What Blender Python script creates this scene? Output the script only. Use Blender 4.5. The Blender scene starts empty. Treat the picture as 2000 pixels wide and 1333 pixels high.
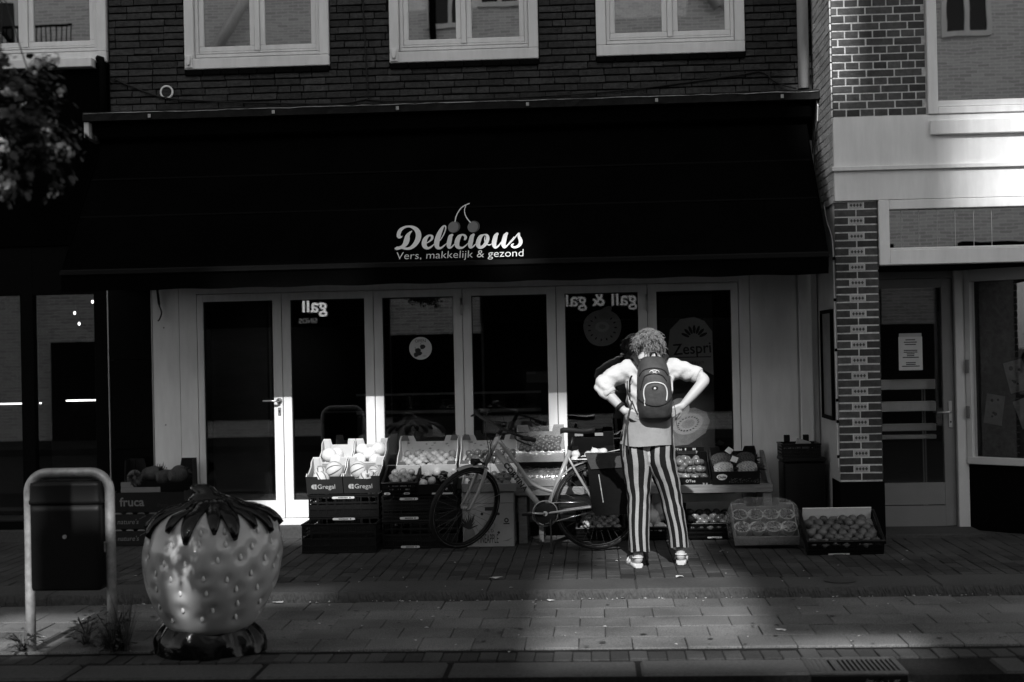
import bpy, bmesh, math, random
from mathutils import Matrix, Vector, Euler, noise as mnoise
random.seed(7)
PI = math.pi
R = math.radians
scene = bpy.context.scene
COL = scene.collection

# ---------------------------------------------------------------- camera
cam_data = bpy.data.cameras.new('camera')
cam_data.lens = 50.0
cam_data.sensor_width = 36.0
cam_data.clip_end = 900.0
cam_data.clip_start = 0.05
cam_data.dof.use_dof = True
cam_data.dof.focus_distance = 11.0
cam_data.dof.aperture_fstop = 2.2
cam = bpy.data.objects.new('camera', cam_data)
COL.objects.link(cam)
CAM = Vector((0.0, -12.4, 1.606))
cam.matrix_world = (Matrix.Translation(CAM) @ Matrix.Rotation(R(3.3), 4, 'Z')
                    @ Matrix.Rotation(R(90.35), 4, 'X') @ Matrix.Rotation(R(-1.2), 4, 'Z'))
scene.camera = cam

# ---------------------------------------------------------------- sky, sun, exposure
SUN_EL = 38.0
world = bpy.data.worlds.new('World')
scene.world = world
world.use_nodes = True
wn, wl = world.node_tree.nodes, world.node_tree.links
wn.clear()
sky = wn.new('ShaderNodeTexSky')
sky.sky_type = 'NISHITA'
sky.sun_disc = False
sky.sun_elevation = R(SUN_EL)
sky.sun_rotation = R(180.0)
bw = wn.new('ShaderNodeRGBToBW')           # the photograph is black and white
bg = wn.new('ShaderNodeBackground')
bg.inputs['Strength'].default_value = 0.125
wo = wn.new('ShaderNodeOutputWorld')
wl.new(sky.outputs[0], bw.inputs[0])
wl.new(bw.outputs[0], bg.inputs[0])
wl.new(bg.outputs[0], wo.inputs[0])

sun_data = bpy.data.lights.new('sun', 'SUN')
sun_data.energy = 3.6
sun_data.angle = R(0.5)
sun_data.color = (1.0, 1.0, 1.0)
sun = bpy.data.objects.new('sun', sun_data)
sun.rotation_euler = (R(90 - SUN_EL), 0, 0)   # light travels straight at the shopfront and down
sun.location = (0, -30, 30)
COL.objects.link(sun)

scene.render.engine = 'CYCLES'
scene.view_settings.view_transform = 'Standard'
scene.view_settings.look = 'None'
scene.view_settings.exposure = 0.65
scene.view_settings.gamma = 1.0
scene.cycles.use_denoising = True
scene.cycles.max_bounces = 8
scene.cycles.diffuse_bounces = 4
scene.cycles.glossy_bounces = 4
scene.cycles.transparent_max_bounces = 16
scene.cycles.caustics_reflective = False
scene.cycles.caustics_refractive = False
scene.cycles.sample_clamp_indirect = 6.0

# ---------------------------------------------------------------- materials (all grey: a black and white picture)
MATS = {}
def mat(name, v, rough=0.6, spec=0.4, var=0.12, scale=6.0, bump=0.0, bscale=60.0, metal=0.0, rand=0.0, coat=0.0,
        stain=0.0, emit=0.0, sheen=0.0, aniso=None, subsurf=0.0):
    if name in MATS:
        return MATS[name]
    m = bpy.data.materials.new(name)
    m.use_nodes = True
    n, l = m.node_tree.nodes, m.node_tree.links
    p = n['Principled BSDF']
    p.inputs['Roughness'].default_value = rough
    p.inputs['Specular IOR Level'].default_value = spec
    p.inputs['Metallic'].default_value = metal
    p.inputs['Coat Weight'].default_value = coat
    p.inputs['Coat Roughness'].default_value = 0.06
    if sheen:
        p.inputs['Sheen Weight'].default_value = sheen
    if emit:
        p.inputs['Emission Color'].default_value = (1, 1, 1, 1)
        p.inputs['Emission Strength'].default_value = emit
    geo = n.new('ShaderNodeNewGeometry')
    mp = n.new('ShaderNodeMapping')
    if aniso:
        mp.inputs['Scale'].default_value = aniso
    l.new(geo.outputs['Position'], mp.inputs['Vector'])
    nz = n.new('ShaderNodeTexNoise')
    nz.inputs['Scale'].default_value = scale
    nz.inputs['Detail'].default_value = 6.0
    nz.inputs['Roughness'].default_value = 0.62
    l.new(mp.outputs[0], nz.inputs['Vector'])
    mr = n.new('ShaderNodeMapRange')
    mr.inputs['From Min'].default_value = 0.25
    mr.inputs['From Max'].default_value = 0.75
    mr.inputs['To Min'].default_value = v * (1 - var)
    mr.inputs['To Max'].default_value = v * (1 + var)
    l.new(nz.outputs['Fac'], mr.inputs['Value'])
    out = mr.outputs['Result']
    if rand:
        oi = n.new('ShaderNodeObjectInfo')
        r2 = n.new('ShaderNodeMapRange')
        r2.inputs['To Min'].default_value = 1 - rand
        r2.inputs['To Max'].default_value = 1 + rand
        l.new(oi.outputs['Random'], r2.inputs['Value'])
        mu = n.new('ShaderNodeMath'); mu.operation = 'MULTIPLY'
        l.new(out, mu.inputs[0]); l.new(r2.outputs['Result'], mu.inputs[1])
        out = mu.outputs[0]
    if stain:
        n2 = n.new('ShaderNodeTexNoise')
        n2.inputs['Scale'].default_value = 1.7
        n2.inputs['Detail'].default_value = 8.0
        l.new(geo.outputs['Position'], n2.inputs['Vector'])
        r3 = n.new('ShaderNodeMapRange')
        r3.inputs['From Min'].default_value = 0.35
        r3.inputs['From Max'].default_value = 0.7
        r3.inputs['To Min'].default_value = 1 + stain * 0.5
        r3.inputs['To Max'].default_value = 1 - stain
        l.new(n2.outputs['Fac'], r3.inputs['Value'])
        mu = n.new('ShaderNodeMath'); mu.operation = 'MULTIPLY'
        l.new(out, mu.inputs[0]); l.new(r3.outputs['Result'], mu.inputs[1])
        out = mu.outputs[0]
    l.new(out, p.inputs['Base Color'])
    if bump:
        nb = n.new('ShaderNodeTexNoise')
        nb.inputs['Scale'].default_value = bscale
        nb.inputs['Detail'].default_value = 5.0
        l.new(mp.outputs[0], nb.inputs['Vector'])
        b = n.new('ShaderNodeBump')
        b.inputs['Strength'].default_value = bump
        b.inputs['Distance'].default_value = 0.01
        l.new(nb.outputs['Fac'], b.inputs['Height'])
        l.new(b.outputs['Normal'], p.inputs['Normal'])
    MATS[name] = m
    return m

def glass_mat(name, refl=0.08, trans=0.8, rough=0.0, wave=0.0):
    if name in MATS:
        return MATS[name]
    m = bpy.data.materials.new(name)
    m.use_nodes = True
    n, l = m.node_tree.nodes, m.node_tree.links
    n.clear()
    o = n.new('ShaderNodeOutputMaterial')
    mix = n.new('ShaderNodeMixShader')
    t = n.new('ShaderNodeBsdfTransparent')
    t.inputs[0].default_value = (trans, trans, trans, 1)
    g = n.new('ShaderNodeBsdfGlossy')
    g.inputs['Roughness'].default_value = rough
    lw = n.new('ShaderNodeLayerWeight')
    lw.inputs['Blend'].default_value = 0.25
    mr = n.new('ShaderNodeMapRange')
    mr.inputs['To Min'].default_value = refl
    mr.inputs['To Max'].default_value = 1.0
    l.new(lw.outputs['Fresnel'], mr.inputs['Value'])
    mr.inputs['From Min'].default_value = 0.02
    if wave:
        nz = n.new('ShaderNodeTexNoise')
        nz.inputs['Scale'].default_value = 1.6
        geo = n.new('ShaderNodeNewGeometry')
        l.new(geo.outputs['Position'], nz.inputs['Vector'])
        b = n.new('ShaderNodeBump')
        b.inputs['Strength'].default_value = wave
        b.inputs['Distance'].default_value = 0.01
        l.new(nz.outputs['Fac'], b.inputs['Height'])
        l.new(b.outputs['Normal'], g.inputs['Normal'])
    l.new(mr.outputs['Result'], mix.inputs['Fac'])
    l.new(t.outputs[0], mix.inputs[1]); l.new(g.outputs[0], mix.inputs[2])
    l.new(mix.outputs[0], o.inputs['Surface'])
    MATS[name] = m
    return m

def brick_tex_mat(name, a, b, mortar, sx=1.0, rough=0.8):
    m = bpy.data.materials.new(name)
    m.use_nodes = True
    n, l = m.node_tree.nodes, m.node_tree.links
    p = n['Principled BSDF']
    p.inputs['Roughness'].default_value = rough
    geo = n.new('ShaderNodeNewGeometry')
    sep = n.new('ShaderNodeSeparateXYZ')
    com = n.new('ShaderNodeCombineXYZ')
    l.new(geo.outputs['Position'], sep.inputs[0])
    l.new(sep.outputs['X'], com.inputs['X'])
    l.new(sep.outputs['Z'], com.inputs['Y'])
    br = n.new('ShaderNodeTexBrick')
    br.inputs['Color1'].default_value = (a, a, a, 1)
    br.inputs['Color2'].default_value = (b, b, b, 1)
    br.inputs['Mortar'].default_value = (mortar, mortar, mortar, 1)
    br.inputs['Scale'].default_value = 1.0
    br.inputs['Brick Width'].default_value = 0.22
    br.inputs['Row Height'].default_value = 0.0625
    br.inputs['Mortar Size'].default_value = 0.007
    l.new(com.outputs[0], br.inputs['Vector'])
    l.new(br.outputs['Color'], p.inputs['Base Color'])
    MATS[name] = m
    return m

mat('white_paint', 0.74, 0.4, 0.35, 0.09, 3.2, 0.05, 24, stain=0.10, aniso=(5, 5, .8))
mat('grey_plaster', 0.55, 0.8, 0.2, 0.06, 5, 0.15, 90, stain=0.12)
mat('dark_brick', 0.040, 0.85, 0.2, 0.45, 22, 0.9, 55, rand=0.35)
mat('dark_mortar', 0.012, 0.95, 0.1, 0.3, 30, 0.4, 80)
mat('glazed_brick', 0.045, 0.5, 0.3, 0.5, 22, 0.4, 45, rand=0.5, stain=.3)
mat('pale_mortar', 0.50, 0.95, 0.1, 0.35, 25, 0.6, 90, stain=.3)
mat('pale_brick', 0.60, 0.9, 0.2, 0.2, 18, 0.7, 60, rand=0.18)
mat('pattern_tile', 0.33, 0.4, 0.4, 0.1, 20)
mat('pattern_dark', 0.04, 0.4, 0.4, 0.1, 20)
mat('awning_cloth', 0.0015, 0.95, 0.01, 0.25, 3, 0.15, 8, stain=0.2)
mat('awning_seam', 0.003, 0.9, 0.03, 0.2, 5)
mat('awning_trim', 0.0025, 0.6, 0.12, 0.2, 5)
mat('ledge_lead', 0.008, 0.75, 0.15, 0.6, 14, 0.5, 30)
mat('black_paint', 0.0015, 0.75, 0.06, 0.2, 6)
mat('granite', 0.002, 0.15, 0.25, 0.3, 50)
mat('alu', 0.45, 0.35, 0.5, 0.1, 20, metal=0.8)
mat('steel', 0.55, 0.28, 0.5, 0.1, 20, metal=1.0)
mat('galv', 0.42, 0.5, 0.5, 0.35, 22, 0.1, 40, metal=0.55, stain=0.25)
mat('letter_white', 0.62, 0.5, 0.3, 0.03, 6)
mat('cherry_red', 0.14, 0.55, 0.3, 0.08, 30)
mat('cherry_dark', 0.045, 0.55, 0.3, 0.08, 30)
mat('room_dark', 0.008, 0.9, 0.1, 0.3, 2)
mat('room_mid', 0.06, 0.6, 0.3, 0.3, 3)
mat('plastic_black', 0.004, 0.45, 0.3, 0.25, 10)
mat('plastic_grey', 0.03, 0.45, 0.4, 0.2, 10)
mat('card_white', 0.62, 0.8, 0.15, 0.06, 12, 0.05, 40)
mat('card_inner', 0.30, 0.85, 0.1, 0.08, 12, 0.05, 40)
mat('card_dark', 0.022, 0.6, 0.3, 0.15, 8)
mat('card_black', 0.004, 0.6, 0.3, 0.15, 8)
mat('label_white', 0.6, 0.6, 0.2, 0.05, 20)
mat('ink', 0.03, 0.7, 0.2, 0.1, 20)
mat('ink_pale', 0.48, 0.7, 0.2, 0.08, 20)
mat('ink_mid', 0.16, 0.7, 0.2, 0.1, 20)
mat('wood', 0.16, 0.7, 0.2, 0.35, 7, 0.3, 20, aniso=(1, 8, 8))
mat('rubber', 0.009, 0.7, 0.3, 0.2, 10)
mat('tile_paver', 0.128, 0.92, 0.2, 0.8, 150, 0.6, 160, rand=0.14, stain=0.38)
mat('clinker', 0.042, 0.92, 0.2, 0.5, 150, 0.6, 90, rand=0.35, stain=0.4)
mat('kerb_stone', 0.06, 0.92, 0.2, 0.3, 50, 0.5, 120, stain=0.25)
mat('joint_sand', 0.016, 1.0, 0.05, 0.5, 60, 0.6, 140)
mat('asphalt', 0.030, 0.95, 0.2, 0.4, 90, 0.8, 200, stain=0.2)
glass_mat('door_glass', 0.15, 0.94)
glass_mat('upper_glass', 0.68, 0.45, wave=0.06)
glass_mat('side_glass', 0.09, 0.92)

# ---------------------------------------------------------------- mesh builder
class MB:
    def __init__(s):
        s.v, s.f, s.m, s.s = [], [], [], []
        s.M = None
    def add(s, vs, fs, m=0, smooth=False):
        b = len(s.v)
        if s.M is not None:
            vs = [s.M @ Vector(p) for p in vs]
        s.v.extend([tuple(p) for p in vs])
        for k, f in enumerate(fs):
            s.f.append([i + b for i in f])
            s.m.append(m[k] if isinstance(m, (list, tuple)) else m)
            s.s.append(smooth)
        return s
    def box(s, x0, x1, y0, y1, z0, z1, m=0):
        vs = [(x0,y0,z0),(x1,y0,z0),(x1,y1,z0),(x0,y1,z0),(x0,y0,z1),(x1,y0,z1),(x1,y1,z1),(x0,y1,z1)]
        return s.add(vs, [(0,3,2,1),(4,5,6,7),(0,1,5,4),(1,2,6,5),(2,3,7,6),(3,0,4,7)], m)
    def cbox(s, x0, x1, y0, y1, z0, z1, b=0.004, m=0):
        # chamfered box
        vs, idx = [], {}
        xs, ys, zs = (x0, x1), (y0, y1), (z0, z1)
        for i in (0, 1):
            for j in (0, 1):
                for k in (0, 1):
                    sx, sy, sz = (1 if i == 0 else -1), (1 if j == 0 else -1), (1 if k == 0 else -1)
                    c = (xs[i], ys[j], zs[k])
                    idx[i,j,k,0] = len(vs); vs.append((c[0], c[1]+sy*b, c[2]+sz*b))
                    idx[i,j,k,1] = len(vs); vs.append((c[0]+sx*b, c[1], c[2]+sz*b))
                    idx[i,j,k,2] = len(vs); vs.append((c[0]+sx*b, c[1]+sy*b, c[2]))
        F = []
        for a in range(3):
            u, w = (a+1) % 3, (a+2) % 3
            for e in (0, 1):
                q = []
                for (p, r) in ((0,0),(1,0),(1,1),(0,1)):
                    t = [0,0,0]; t[a] = e; t[u] = p; t[w] = r
                    q.append(idx[t[0],t[1],t[2],a])
                F.append(q if e else q[::-1])
        for a in range(3):          # edges along axis a
            u, w = (a+1) % 3, (a+2) % 3
            for p in (0, 1):
                for r in (0, 1):
                    t0 = [0,0,0]; t0[u] = p; t0[w] = r
                    t1 = list(t0); t1[a] = 1
                    q = [idx[tuple(t0)+(u,)], idx[tuple(t1)+(u,)], idx[tuple(t1)+(w,)], idx[tuple(t0)+(w,)]]
                    F.append(q if p == r else q[::-1])
        for i in (0, 1):
            for j in (0, 1):
                for k in (0, 1):
                    q = [idx[i,j,k,0], idx[i,j,k,1], idx[i,j,k,2]]
                    F.append(q if (i+j+k) % 2 else q[::-1])
        return s.add(vs, F, m)
    def tube(s, pts, r, n=8, m=0, closed=False, caps=True, flat=1.0):
        pts = [Vector(p) for p in pts]
        N = len(pts)
        rr = r if isinstance(r, (list, tuple)) else [r] * N
        rings = []
        up = None
        for i in range(N):
            if closed:
                t = (pts[(i+1) % N] - pts[i-1])
            else:
                t = pts[min(i+1, N-1)] - pts[max(i-1, 0)]
            if t.length < 1e-9:
                t = Vector((0, 0, 1))
            t.normalize()
            if up is None:
                up = Vector((0, 0, 1)) if abs(t.z) < 0.9 else Vector((1, 0, 0))
            a = t.cross(up)
            if a.length < 1e-6:
                a = t.cross(Vector((0, 1, 0)))
            a.normalize()
            b = a.cross(t).normalized()
            up = b
            rings.append([pts[i] + (a * math.cos(2*PI*k/n) + b * (math.sin(2*PI*k/n) * flat)) * rr[i] for k in range(n)])
        s.loft(rings, m, caps and not closed, caps and not closed, True, closed)
        return s
    def loft(s, rings, m=0, cap0=True, cap1=True, smooth=True, closed=False, colmat=None):
        n = len(rings[0])
        vs = [p for r in rings for p in r]
        F, MM = [], []
        K = len(rings)
        for i in range(K if closed else K - 1):
            j = (i + 1) % K
            for k in range(n):
                F.append((i*n+k, i*n+(k+1) % n, j*n+(k+1) % n, j*n+k))
                MM.append(colmat(k, i) if colmat else m)
        s.add(vs, F, MM, smooth)
        b = len(s.v) - len(vs)
        if cap0:
            s.f.append([b + k for k in range(n)][::-1]); s.m.append(m); s.s.append(False)
        if cap1:
            s.f.append([b + (K-1)*n + k for k in range(n)]); s.m.append(m); s.s.append(False)
        return s
    def ball(s, c, rx, ry=None, rz=None, nu=14, nv=9, m=0, shape=None):
        ry = rx if ry is None else ry
        rz = rx if rz is None else rz
        vs = [(c[0], c[1], c[2]-rz)]
        for j in range(1, nv):
            th = -PI/2 + PI*j/nv
            q = shape(th) if shape else 1.0
            for i in range(nu):
                ph = 2*PI*i/nu
                vs.append((c[0]+rx*q*math.cos(th)*math.cos(ph), c[1]+ry*q*math.cos(th)*math.sin(ph), c[2]+rz*math.sin(th)))
        vs.append((c[0], c[1], c[2]+rz))
        F = []
        for i in range(nu):
            F.append((0, 1+(i+1) % nu, 1+i))
            for j in range(nv-2):
                a = 1+j*nu
                F.append((a+i, a+(i+1) % nu, a+nu+(i+1) % nu, a+nu+i))
            a = 1+(nv-2)*nu
            F.append((a+i, a+(i+1) % nu, len(vs)-1))
        return s.add(vs, F, m, True)
    def prism(s, poly, a0, a1, axis='Y', m=0):
        # poly: list of 2D points; extruded along axis between a0 and a1
        def P(p, a):
            return (p[0], a, p[1]) if axis == 'Y' else ((a, p[0], p[1]) if axis == 'X' else (p[0], p[1], a))
        n = len(poly)
        vs = [P(p, a0) for p in poly] + [P(p, a1) for p in poly]
        F = [list(range(n)), list(range(n, 2*n))[::-1]]
        for i in range(n):
            F.append((i, n+i, n+(i+1) % n, (i+1) % n))
        return s.add(vs, F, m)
    def mesh(s, name, mats):
        me = bpy.data.meshes.new(name)
        me.from_pydata(s.v, [], s.f)
        for mm in (mats if isinstance(mats, (list, tuple)) else [mats]):
            me.materials.append(MATS[mm] if isinstance(mm, str) else mm)
        me.polygons.foreach_set('material_index', s.m)
        me.polygons.foreach_set('use_smooth', s.s)
        me.update()
        bm = bmesh.new(); bm.from_mesh(me)
        bmesh.ops.recalc_face_normals(bm, faces=bm.faces)
        bm.to_mesh(me); bm.free()
        return me
    def build(s, name, mats, parent=None, loc=None, rot=None):
        return put(name, s.mesh(name, mats), parent, loc, rot)

def put(name, me, parent=None, loc=None, rot=None, scale=None):
    o = bpy.data.objects.new(name, me)
    COL.objects.link(o)
    if parent is not None:
        o.parent = parent
    if loc is not None:
        o.location = loc
    if rot is not None:
        o.rotation_euler = rot
    if scale is not None:
        o.scale = scale
    return o

def tag(o, label=None, cat=None, group=None, kind=None):
    if label: o['label'] = label
    if cat: o['category'] = cat
    if group: o['group'] = group
    if kind: o['kind'] = kind
    return o

def thing(name, label, cat, loc=(0, 0, 0), rot=(0, 0, 0), group=None):
    o = bpy.data.objects.new(name, None)
    COL.objects.link(o)
    o.location = loc
    o.rotation_euler = rot
    o.empty_display_size = 0.1
    return tag(o, label, cat, group)

def text(name, body, size, mats, parent=None, loc=(0, 0, 0), rot=(PI/2, 0, 0), align='LEFT', width=None, extrude=0.0006, offset=0.0, shear=0.0, spacing=1.0):
    cu = bpy.data.curves.new(name, 'FONT')
    cu.body = body
    cu.size = size
    cu.align_x = align
    cu.extrude = extrude
    cu.offset = offset
    cu.shear = shear
    cu.space_character = spacing
    cu.resolution_u = 3
    cu.materials.append(MATS[mats])
    tmp = bpy.data.objects.new('pending_' + name, cu)
    COL.objects.link(tmp)
    TEXTS.append((tmp, name, mats, parent, loc, rot, width))

TEXTS = []
def finish_texts():
    """turn every lettering into a mesh in one go"""
    dg = bpy.context.evaluated_depsgraph_get()
    for (tmp, name, mats, parent, loc, rot, width) in TEXTS:
        me = bpy.data.meshes.new_from_object(tmp.evaluated_get(dg))
        if not me.materials:
            me.materials.append(MATS[mats])
        o = put(name, me, parent, loc, rot)
        if width:
            xs = [v.co.x for v in me.vertices]
            o.scale = (width / (max(xs) - min(xs)), 1, 1)
    for t in TEXTS:
        cu = t[0].data
        bpy.data.objects.remove(t[0])
        bpy.data.curves.remove(cu)

def cells(xs, zs, holes):
    """rectangles of a wall x zs minus holes"""
    X = sorted(set(list(xs) + [a for h in holes for a in h[:2] if xs[0] < a < xs[1]]))
    Z = sorted(set(list(zs) + [a for h in holes for a in h[2:] if zs[0] < a < zs[1]]))
    out = []
    for j in range(len(Z)-1):
        run = None
        for i in range(len(X)-1):
            cx, cz = (X[i]+X[i+1])/2, (Z[j]+Z[j+1])/2
            solid = not any(h[0] < cx < h[1] and h[2] < cz < h[3] for h in holes)
            if solid:
                run = [X[i], X[i+1]] if run is None else [run[0], X[i+1]]
            elif run:
                out.append((run[0], run[1], Z[j], Z[j+1])); run = None
        if run:
            out.append((run[0], run[1], Z[j], Z[j+1]))
    return out

def smooth_path(pts, k=6):
    pts = [Vector(p) for p in pts]
    out = []
    for i in range(len(pts)-1):
        p0, p1, p2, p3 = pts[max(i-1, 0)], pts[i], pts[i+1], pts[min(i+2, len(pts)-1)]
        for t in range(k):
            u = t/k
            out.append(0.5*((2*p1)+(p2-p0)*u+(2*p0-5*p1+4*p2-p3)*u*u+(3*p1-p0-3*p2+p3)*u**3))
    out.append(pts[-1])
    return out

# rough brick meshes, unit size, shared by every brick of that kind
def brick_meshes(prefix, material, jit, n=5, sub=True, bev=0.06):
    out = []
    for q in range(n):
        b = MB()
        rnd = random.Random(q*13+len(prefix))
        b.cbox(-0.5, 0.5, -0.5, 0.5, -0.5, 0.5, bev, 0)
        # shrink the chamfer along the long axis so that it stays square
        vs = []
        for (x, y, z) in b.v:
            sx = 1 if x > 0 else -1
            x = sx*(0.5-(0.5-abs(x))*0.28)
            vs.append((x+rnd.uniform(-jit, jit)*0.3, y+rnd.uniform(-jit, jit)*0.4, z+rnd.uniform(-jit, jit)))
        b.v = vs
        out.append(b.mesh(prefix, material))
    return out
# ================================================================ THE GROUND
ZL = -0.06      # level of the lower strip with large tiles
tag(MB().add([(-260,-260,-0.22),(260,-260,-0.22),(260,260,-0.22),(-260,260,-0.22)], [(0,1,2,3)]).build('ground', 'asphalt'), 'dark ground sheet under the whole street', kind='structure')
tag(MB().box(-40, 40, -13.2, -5.13, -0.21, -0.165).build('road', 'asphalt'), 'dark asphalt road at the very bottom of the picture', kind='structure')
tag(MB().box(-40, 40, -16.0, -13.2, -0.21, -0.05).build('far_pavement', 'clinker'), 'pavement on the far side of the road', kind='structure')

up = MB().box(-14, 10, -2.46, 0.5, -0.2, -0.006).build('upper_pavement', 'joint_sand')
tag(up, 'dark brick pavement in front of the shops', kind='structure')
me_clinker = []
for q in range(4):
    b = MB(); rnd = random.Random(q)
    b.cbox(-0.0485, 0.0485, -0.1, 0.1, -0.03, 0.0, 0.004)
    b.v = [(x+rnd.uniform(-.0015, .0015), y+rnd.uniform(-.0015, .0015), z+rnd.uniform(-.0015, .001)) for x, y, z in b.v]
    me_clinker.append(b.mesh('paving_brick', 'clinker'))
rnd = random.Random(3)
rest = MB()
ncl = 0
for row in range(13):                       # rows from the front back to the shopfront
    y = -2.36 - 0.0 + row*0.207
    for i in range(-58, 41):
        x = i*0.1015 + rnd.uniform(-.002, .002)
        yy = y + (0.1035 if i % 2 else 0.0)
        if yy > 0.32:
            continue
        if row == 0 and i % 2:                        # half bricks close the front edge
            rest.M = Matrix.Translation((x, -2.41, rnd.uniform(-.003, .003)))
            rest.cbox(-0.0485, 0.0485, -0.049, 0.049, -0.03, 0.0, 0.004)
        inview = -3.9 - 0.25*row*0.2 < x < 3.05
        z = rnd.uniform(-.003, .003)
        if row < 4 and inview and ncl < 300:
            o = put('paving_brick', me_clinker[rnd.randrange(4)], up, (x, yy, z), (rnd.uniform(-.012, .012), rnd.uniform(-.012, .012), rnd.uniform(-.01, .01)))
            ncl += 1
        else:
            rest.M = Matrix.Translation((x, yy, z)) @ Matrix.Rotation(rnd.uniform(-.01, .01), 4, 'X') @ Matrix.Rotation(rnd.uniform(-.01, .01), 4, 'Y')
            rest.cbox(-0.0485, 0.0485, -0.1, 0.1, -0.03, 0.0, 0.004)
rest.M = None
o = rest.build('paving_bricks', 'clinker', up); o['kind'] = 'stuff'

# smooth gutter band and the rough kerb face below it
band = MB().box(-14, 10, -2.905, -2.475, -0.2, -0.012).build('kerb', 'kerb_stone')
tag(band, 'smooth concrete kerb band with a rough dark face', kind='structure')
for i in range(-6, 4):
    b = MB(); rr = random.Random(i)
    x0, x1 = i*1.0+0.25, i*1.0+1.247
    b.cbox(x0, x1, -2.90, -2.478, -0.03, rr.uniform(-.001, .002), 0.008)
    n = 110
    vs, fs = [], []
    for k in range(n+1):                      # crumbling front face
        for j in range(4):
            vs.append((x0+(x1-x0)*k/n, -2.903-rr.uniform(0, .012)*(1 if j in (1, 2) else .35)-.008*j, -0.004-0.021*j))
    for k in range(n):
        for j in range(3):
            a = k*4+j
            fs.append((a, a+1, a+5, a+4))
    b.add(vs, fs, 0, False)
    b.build('kerb_stone', 'kerb_stone', band)

low = MB().box(-14, 10, -4.79, -2.906, -0.2, ZL-0.013).build('lower_pavement', 'joint_sand')
tag(low, 'grey tiled strip between kerb and road', kind='structure')
me_tile = []
for q in range(4):
    b = MB(); rnd = random.Random(q+20)
    b.cbox(-0.1488, 0.1488, -0.1488, 0.1488, -0.04, 0.0, 0.004)
    b.v = [(x+rnd.uniform(-.0015, .0015), y+rnd.uniform(-.0015, .0015), z+rnd.uniform(-.0012, .001)) for x, y, z in b.v]
    me_tile.append(b.mesh('tile', 'tile_paver'))
rnd = random.Random(5)
for row in range(5):
    y = -3.105 - row*0.302
    for i in range(-16, 12):
        x = i*0.302 + (0.151 if row % 2 else 0) + 0.03
        put('tile', me_tile[rnd.randrange(4)], low, (x, y, ZL+rnd.uniform(-.004, .003)), (rnd.uniform(-.010, .010), rnd.uniform(-.010, .010), rnd.uniform(-.007, .007)))
for i in range(-40, 30):
    put('paving_brick', me_clinker[rnd.randrange(4)], low, (i*0.102, -4.655+rnd.uniform(-.004, .004), ZL+rnd.uniform(-.006, .002)), (rnd.uniform(-.02, .02), rnd.uniform(-.02, .02), rnd.uniform(-.012, .012)))
kb = MB().box(-14, 10, -5.128, -4.792, -0.2, ZL-0.012).build('road_kerb', 'joint_sand')
tag(kb, 'worn concrete kerb stones along the road edge', kind='structure')
for i in range(-5, 4):
    b = MB(); rr = random.Random(i+50)
    if i == 1: continue
    x1 = i+1.192
    b.cbox(i+0.2, x1, -5.127, -4.795, -0.17, ZL+rr.uniform(-.004, .004), 0.02)
    b.build('kerb_stone', 'kerb_stone', kb)
b = MB(); b.cbox(2.02, 2.192, -5.127, -4.795, -0.17, ZL, 0.02); b.cbox(1.2, 1.24, -5.127, -4.795, -0.17, ZL, 0.01); b.build('kerb_stone', 'kerb_stone', kb)

# ================================================================ SHOP BUILDING (middle)
shop = thing('shop_building', 'dark brick shop building with white folding glass doors and three upper windows', 'building')
WINS = [(-3.56, -2.27), (-1.735, -0.43), (0.075, 1.357)]
holes = [(a, b_, 4.135, 5.85) for a, b_ in WINS]
w = MB()
for (a, b_, c, d) in cells((-4.25, 1.93), (2.62, 9.6), holes):
    w.box(a, b_, 0.012, 0.30, c, d)
wall = w.build('wall', 'dark_mortar', shop)
me_db = brick_meshes('brick', 'dark_brick', 0.055, 6)
rnd = random.Random(11)
def lay(parent, meshes, x0, x1, z0, z1, hol, ch=0.0625, bl=0.22, gap=0.010, depth=0.03, y=0.0, joint=0.011, bond='run', zjit=0.0012, axis='X', yjit=0.004, name='brick'):
    k = 0
    z = z0
    row = 0
    while z + ch*0.6 < z1:
        pos = x0 - (bl*rnd.choice((0.25, 0.5, 0.75, 0.1)) if bond == 'wild' else (bl/2 if row % 2 else 0)) if bond != 'cross' else x0-(bl*.75 if row % 4 == 1 else (bl*.25 if row % 2 else 0))
        while pos < x1 - 0.01:
            L = bl if bond != 'wild' else rnd.choice((bl, bl, bl, bl*0.98, bl*1.02, bl*0.52))
            if bond == 'cross':
                L = bl if row % 2 else bl/2
            a, e = max(pos, x0), min(pos+L, x1)
            pos += L
            zc = z + ch/2
            segs = [(a, e)]
            for h in hol:
                if h[2] < zc < h[3]:
                    ns = []
                    for (p, q) in segs:
                        if q <= h[0] or p >= h[1]:
                            ns.append((p, q))
                        else:
                            if p < h[0]: ns.append((p, h[0]))
                            if q > h[1]: ns.append((h[1], q))
                    segs = ns
            for (p, q) in segs:
                if q - p < 0.035:
                    continue
                c = (p+q)/2
                sc = (q-p-gap, depth, ch-joint)
                me = meshes[rnd.randrange(len(meshes))]
                zz = zc + rnd.uniform(-zjit, zjit)
                if axis == 'X':
                    put(name, me, parent, (c, y+depth/2+rnd.uniform(-yjit, yjit), zz), (0, rnd.uniform(-.006, .006), rnd.uniform(-.006, .006)), sc)
                else:
                    put(name, me, parent, (y+depth/2+rnd.uniform(-yjit, yjit)*.5, c, zz), (0, 0, PI/2), sc)
                k += 1
        z += ch
        row += 1
    return k
nb = lay(wall, me_db, -4.245, 1.925, 3.79, 4.80, [(a-0.004, b_+0.004, 4.075, 6) for a, b_ in WINS], bond='wild', depth=0.03, y=-0.006, joint=0.013, gap=0.008)
tag(MB().box(-4.25, 1.93, -0.004, 0.011, 4.803, 9.6).build('upper_bricks', brick_tex_mat('brick_far_dark', 0.04, 0.06, 0.012), wall))

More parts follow.
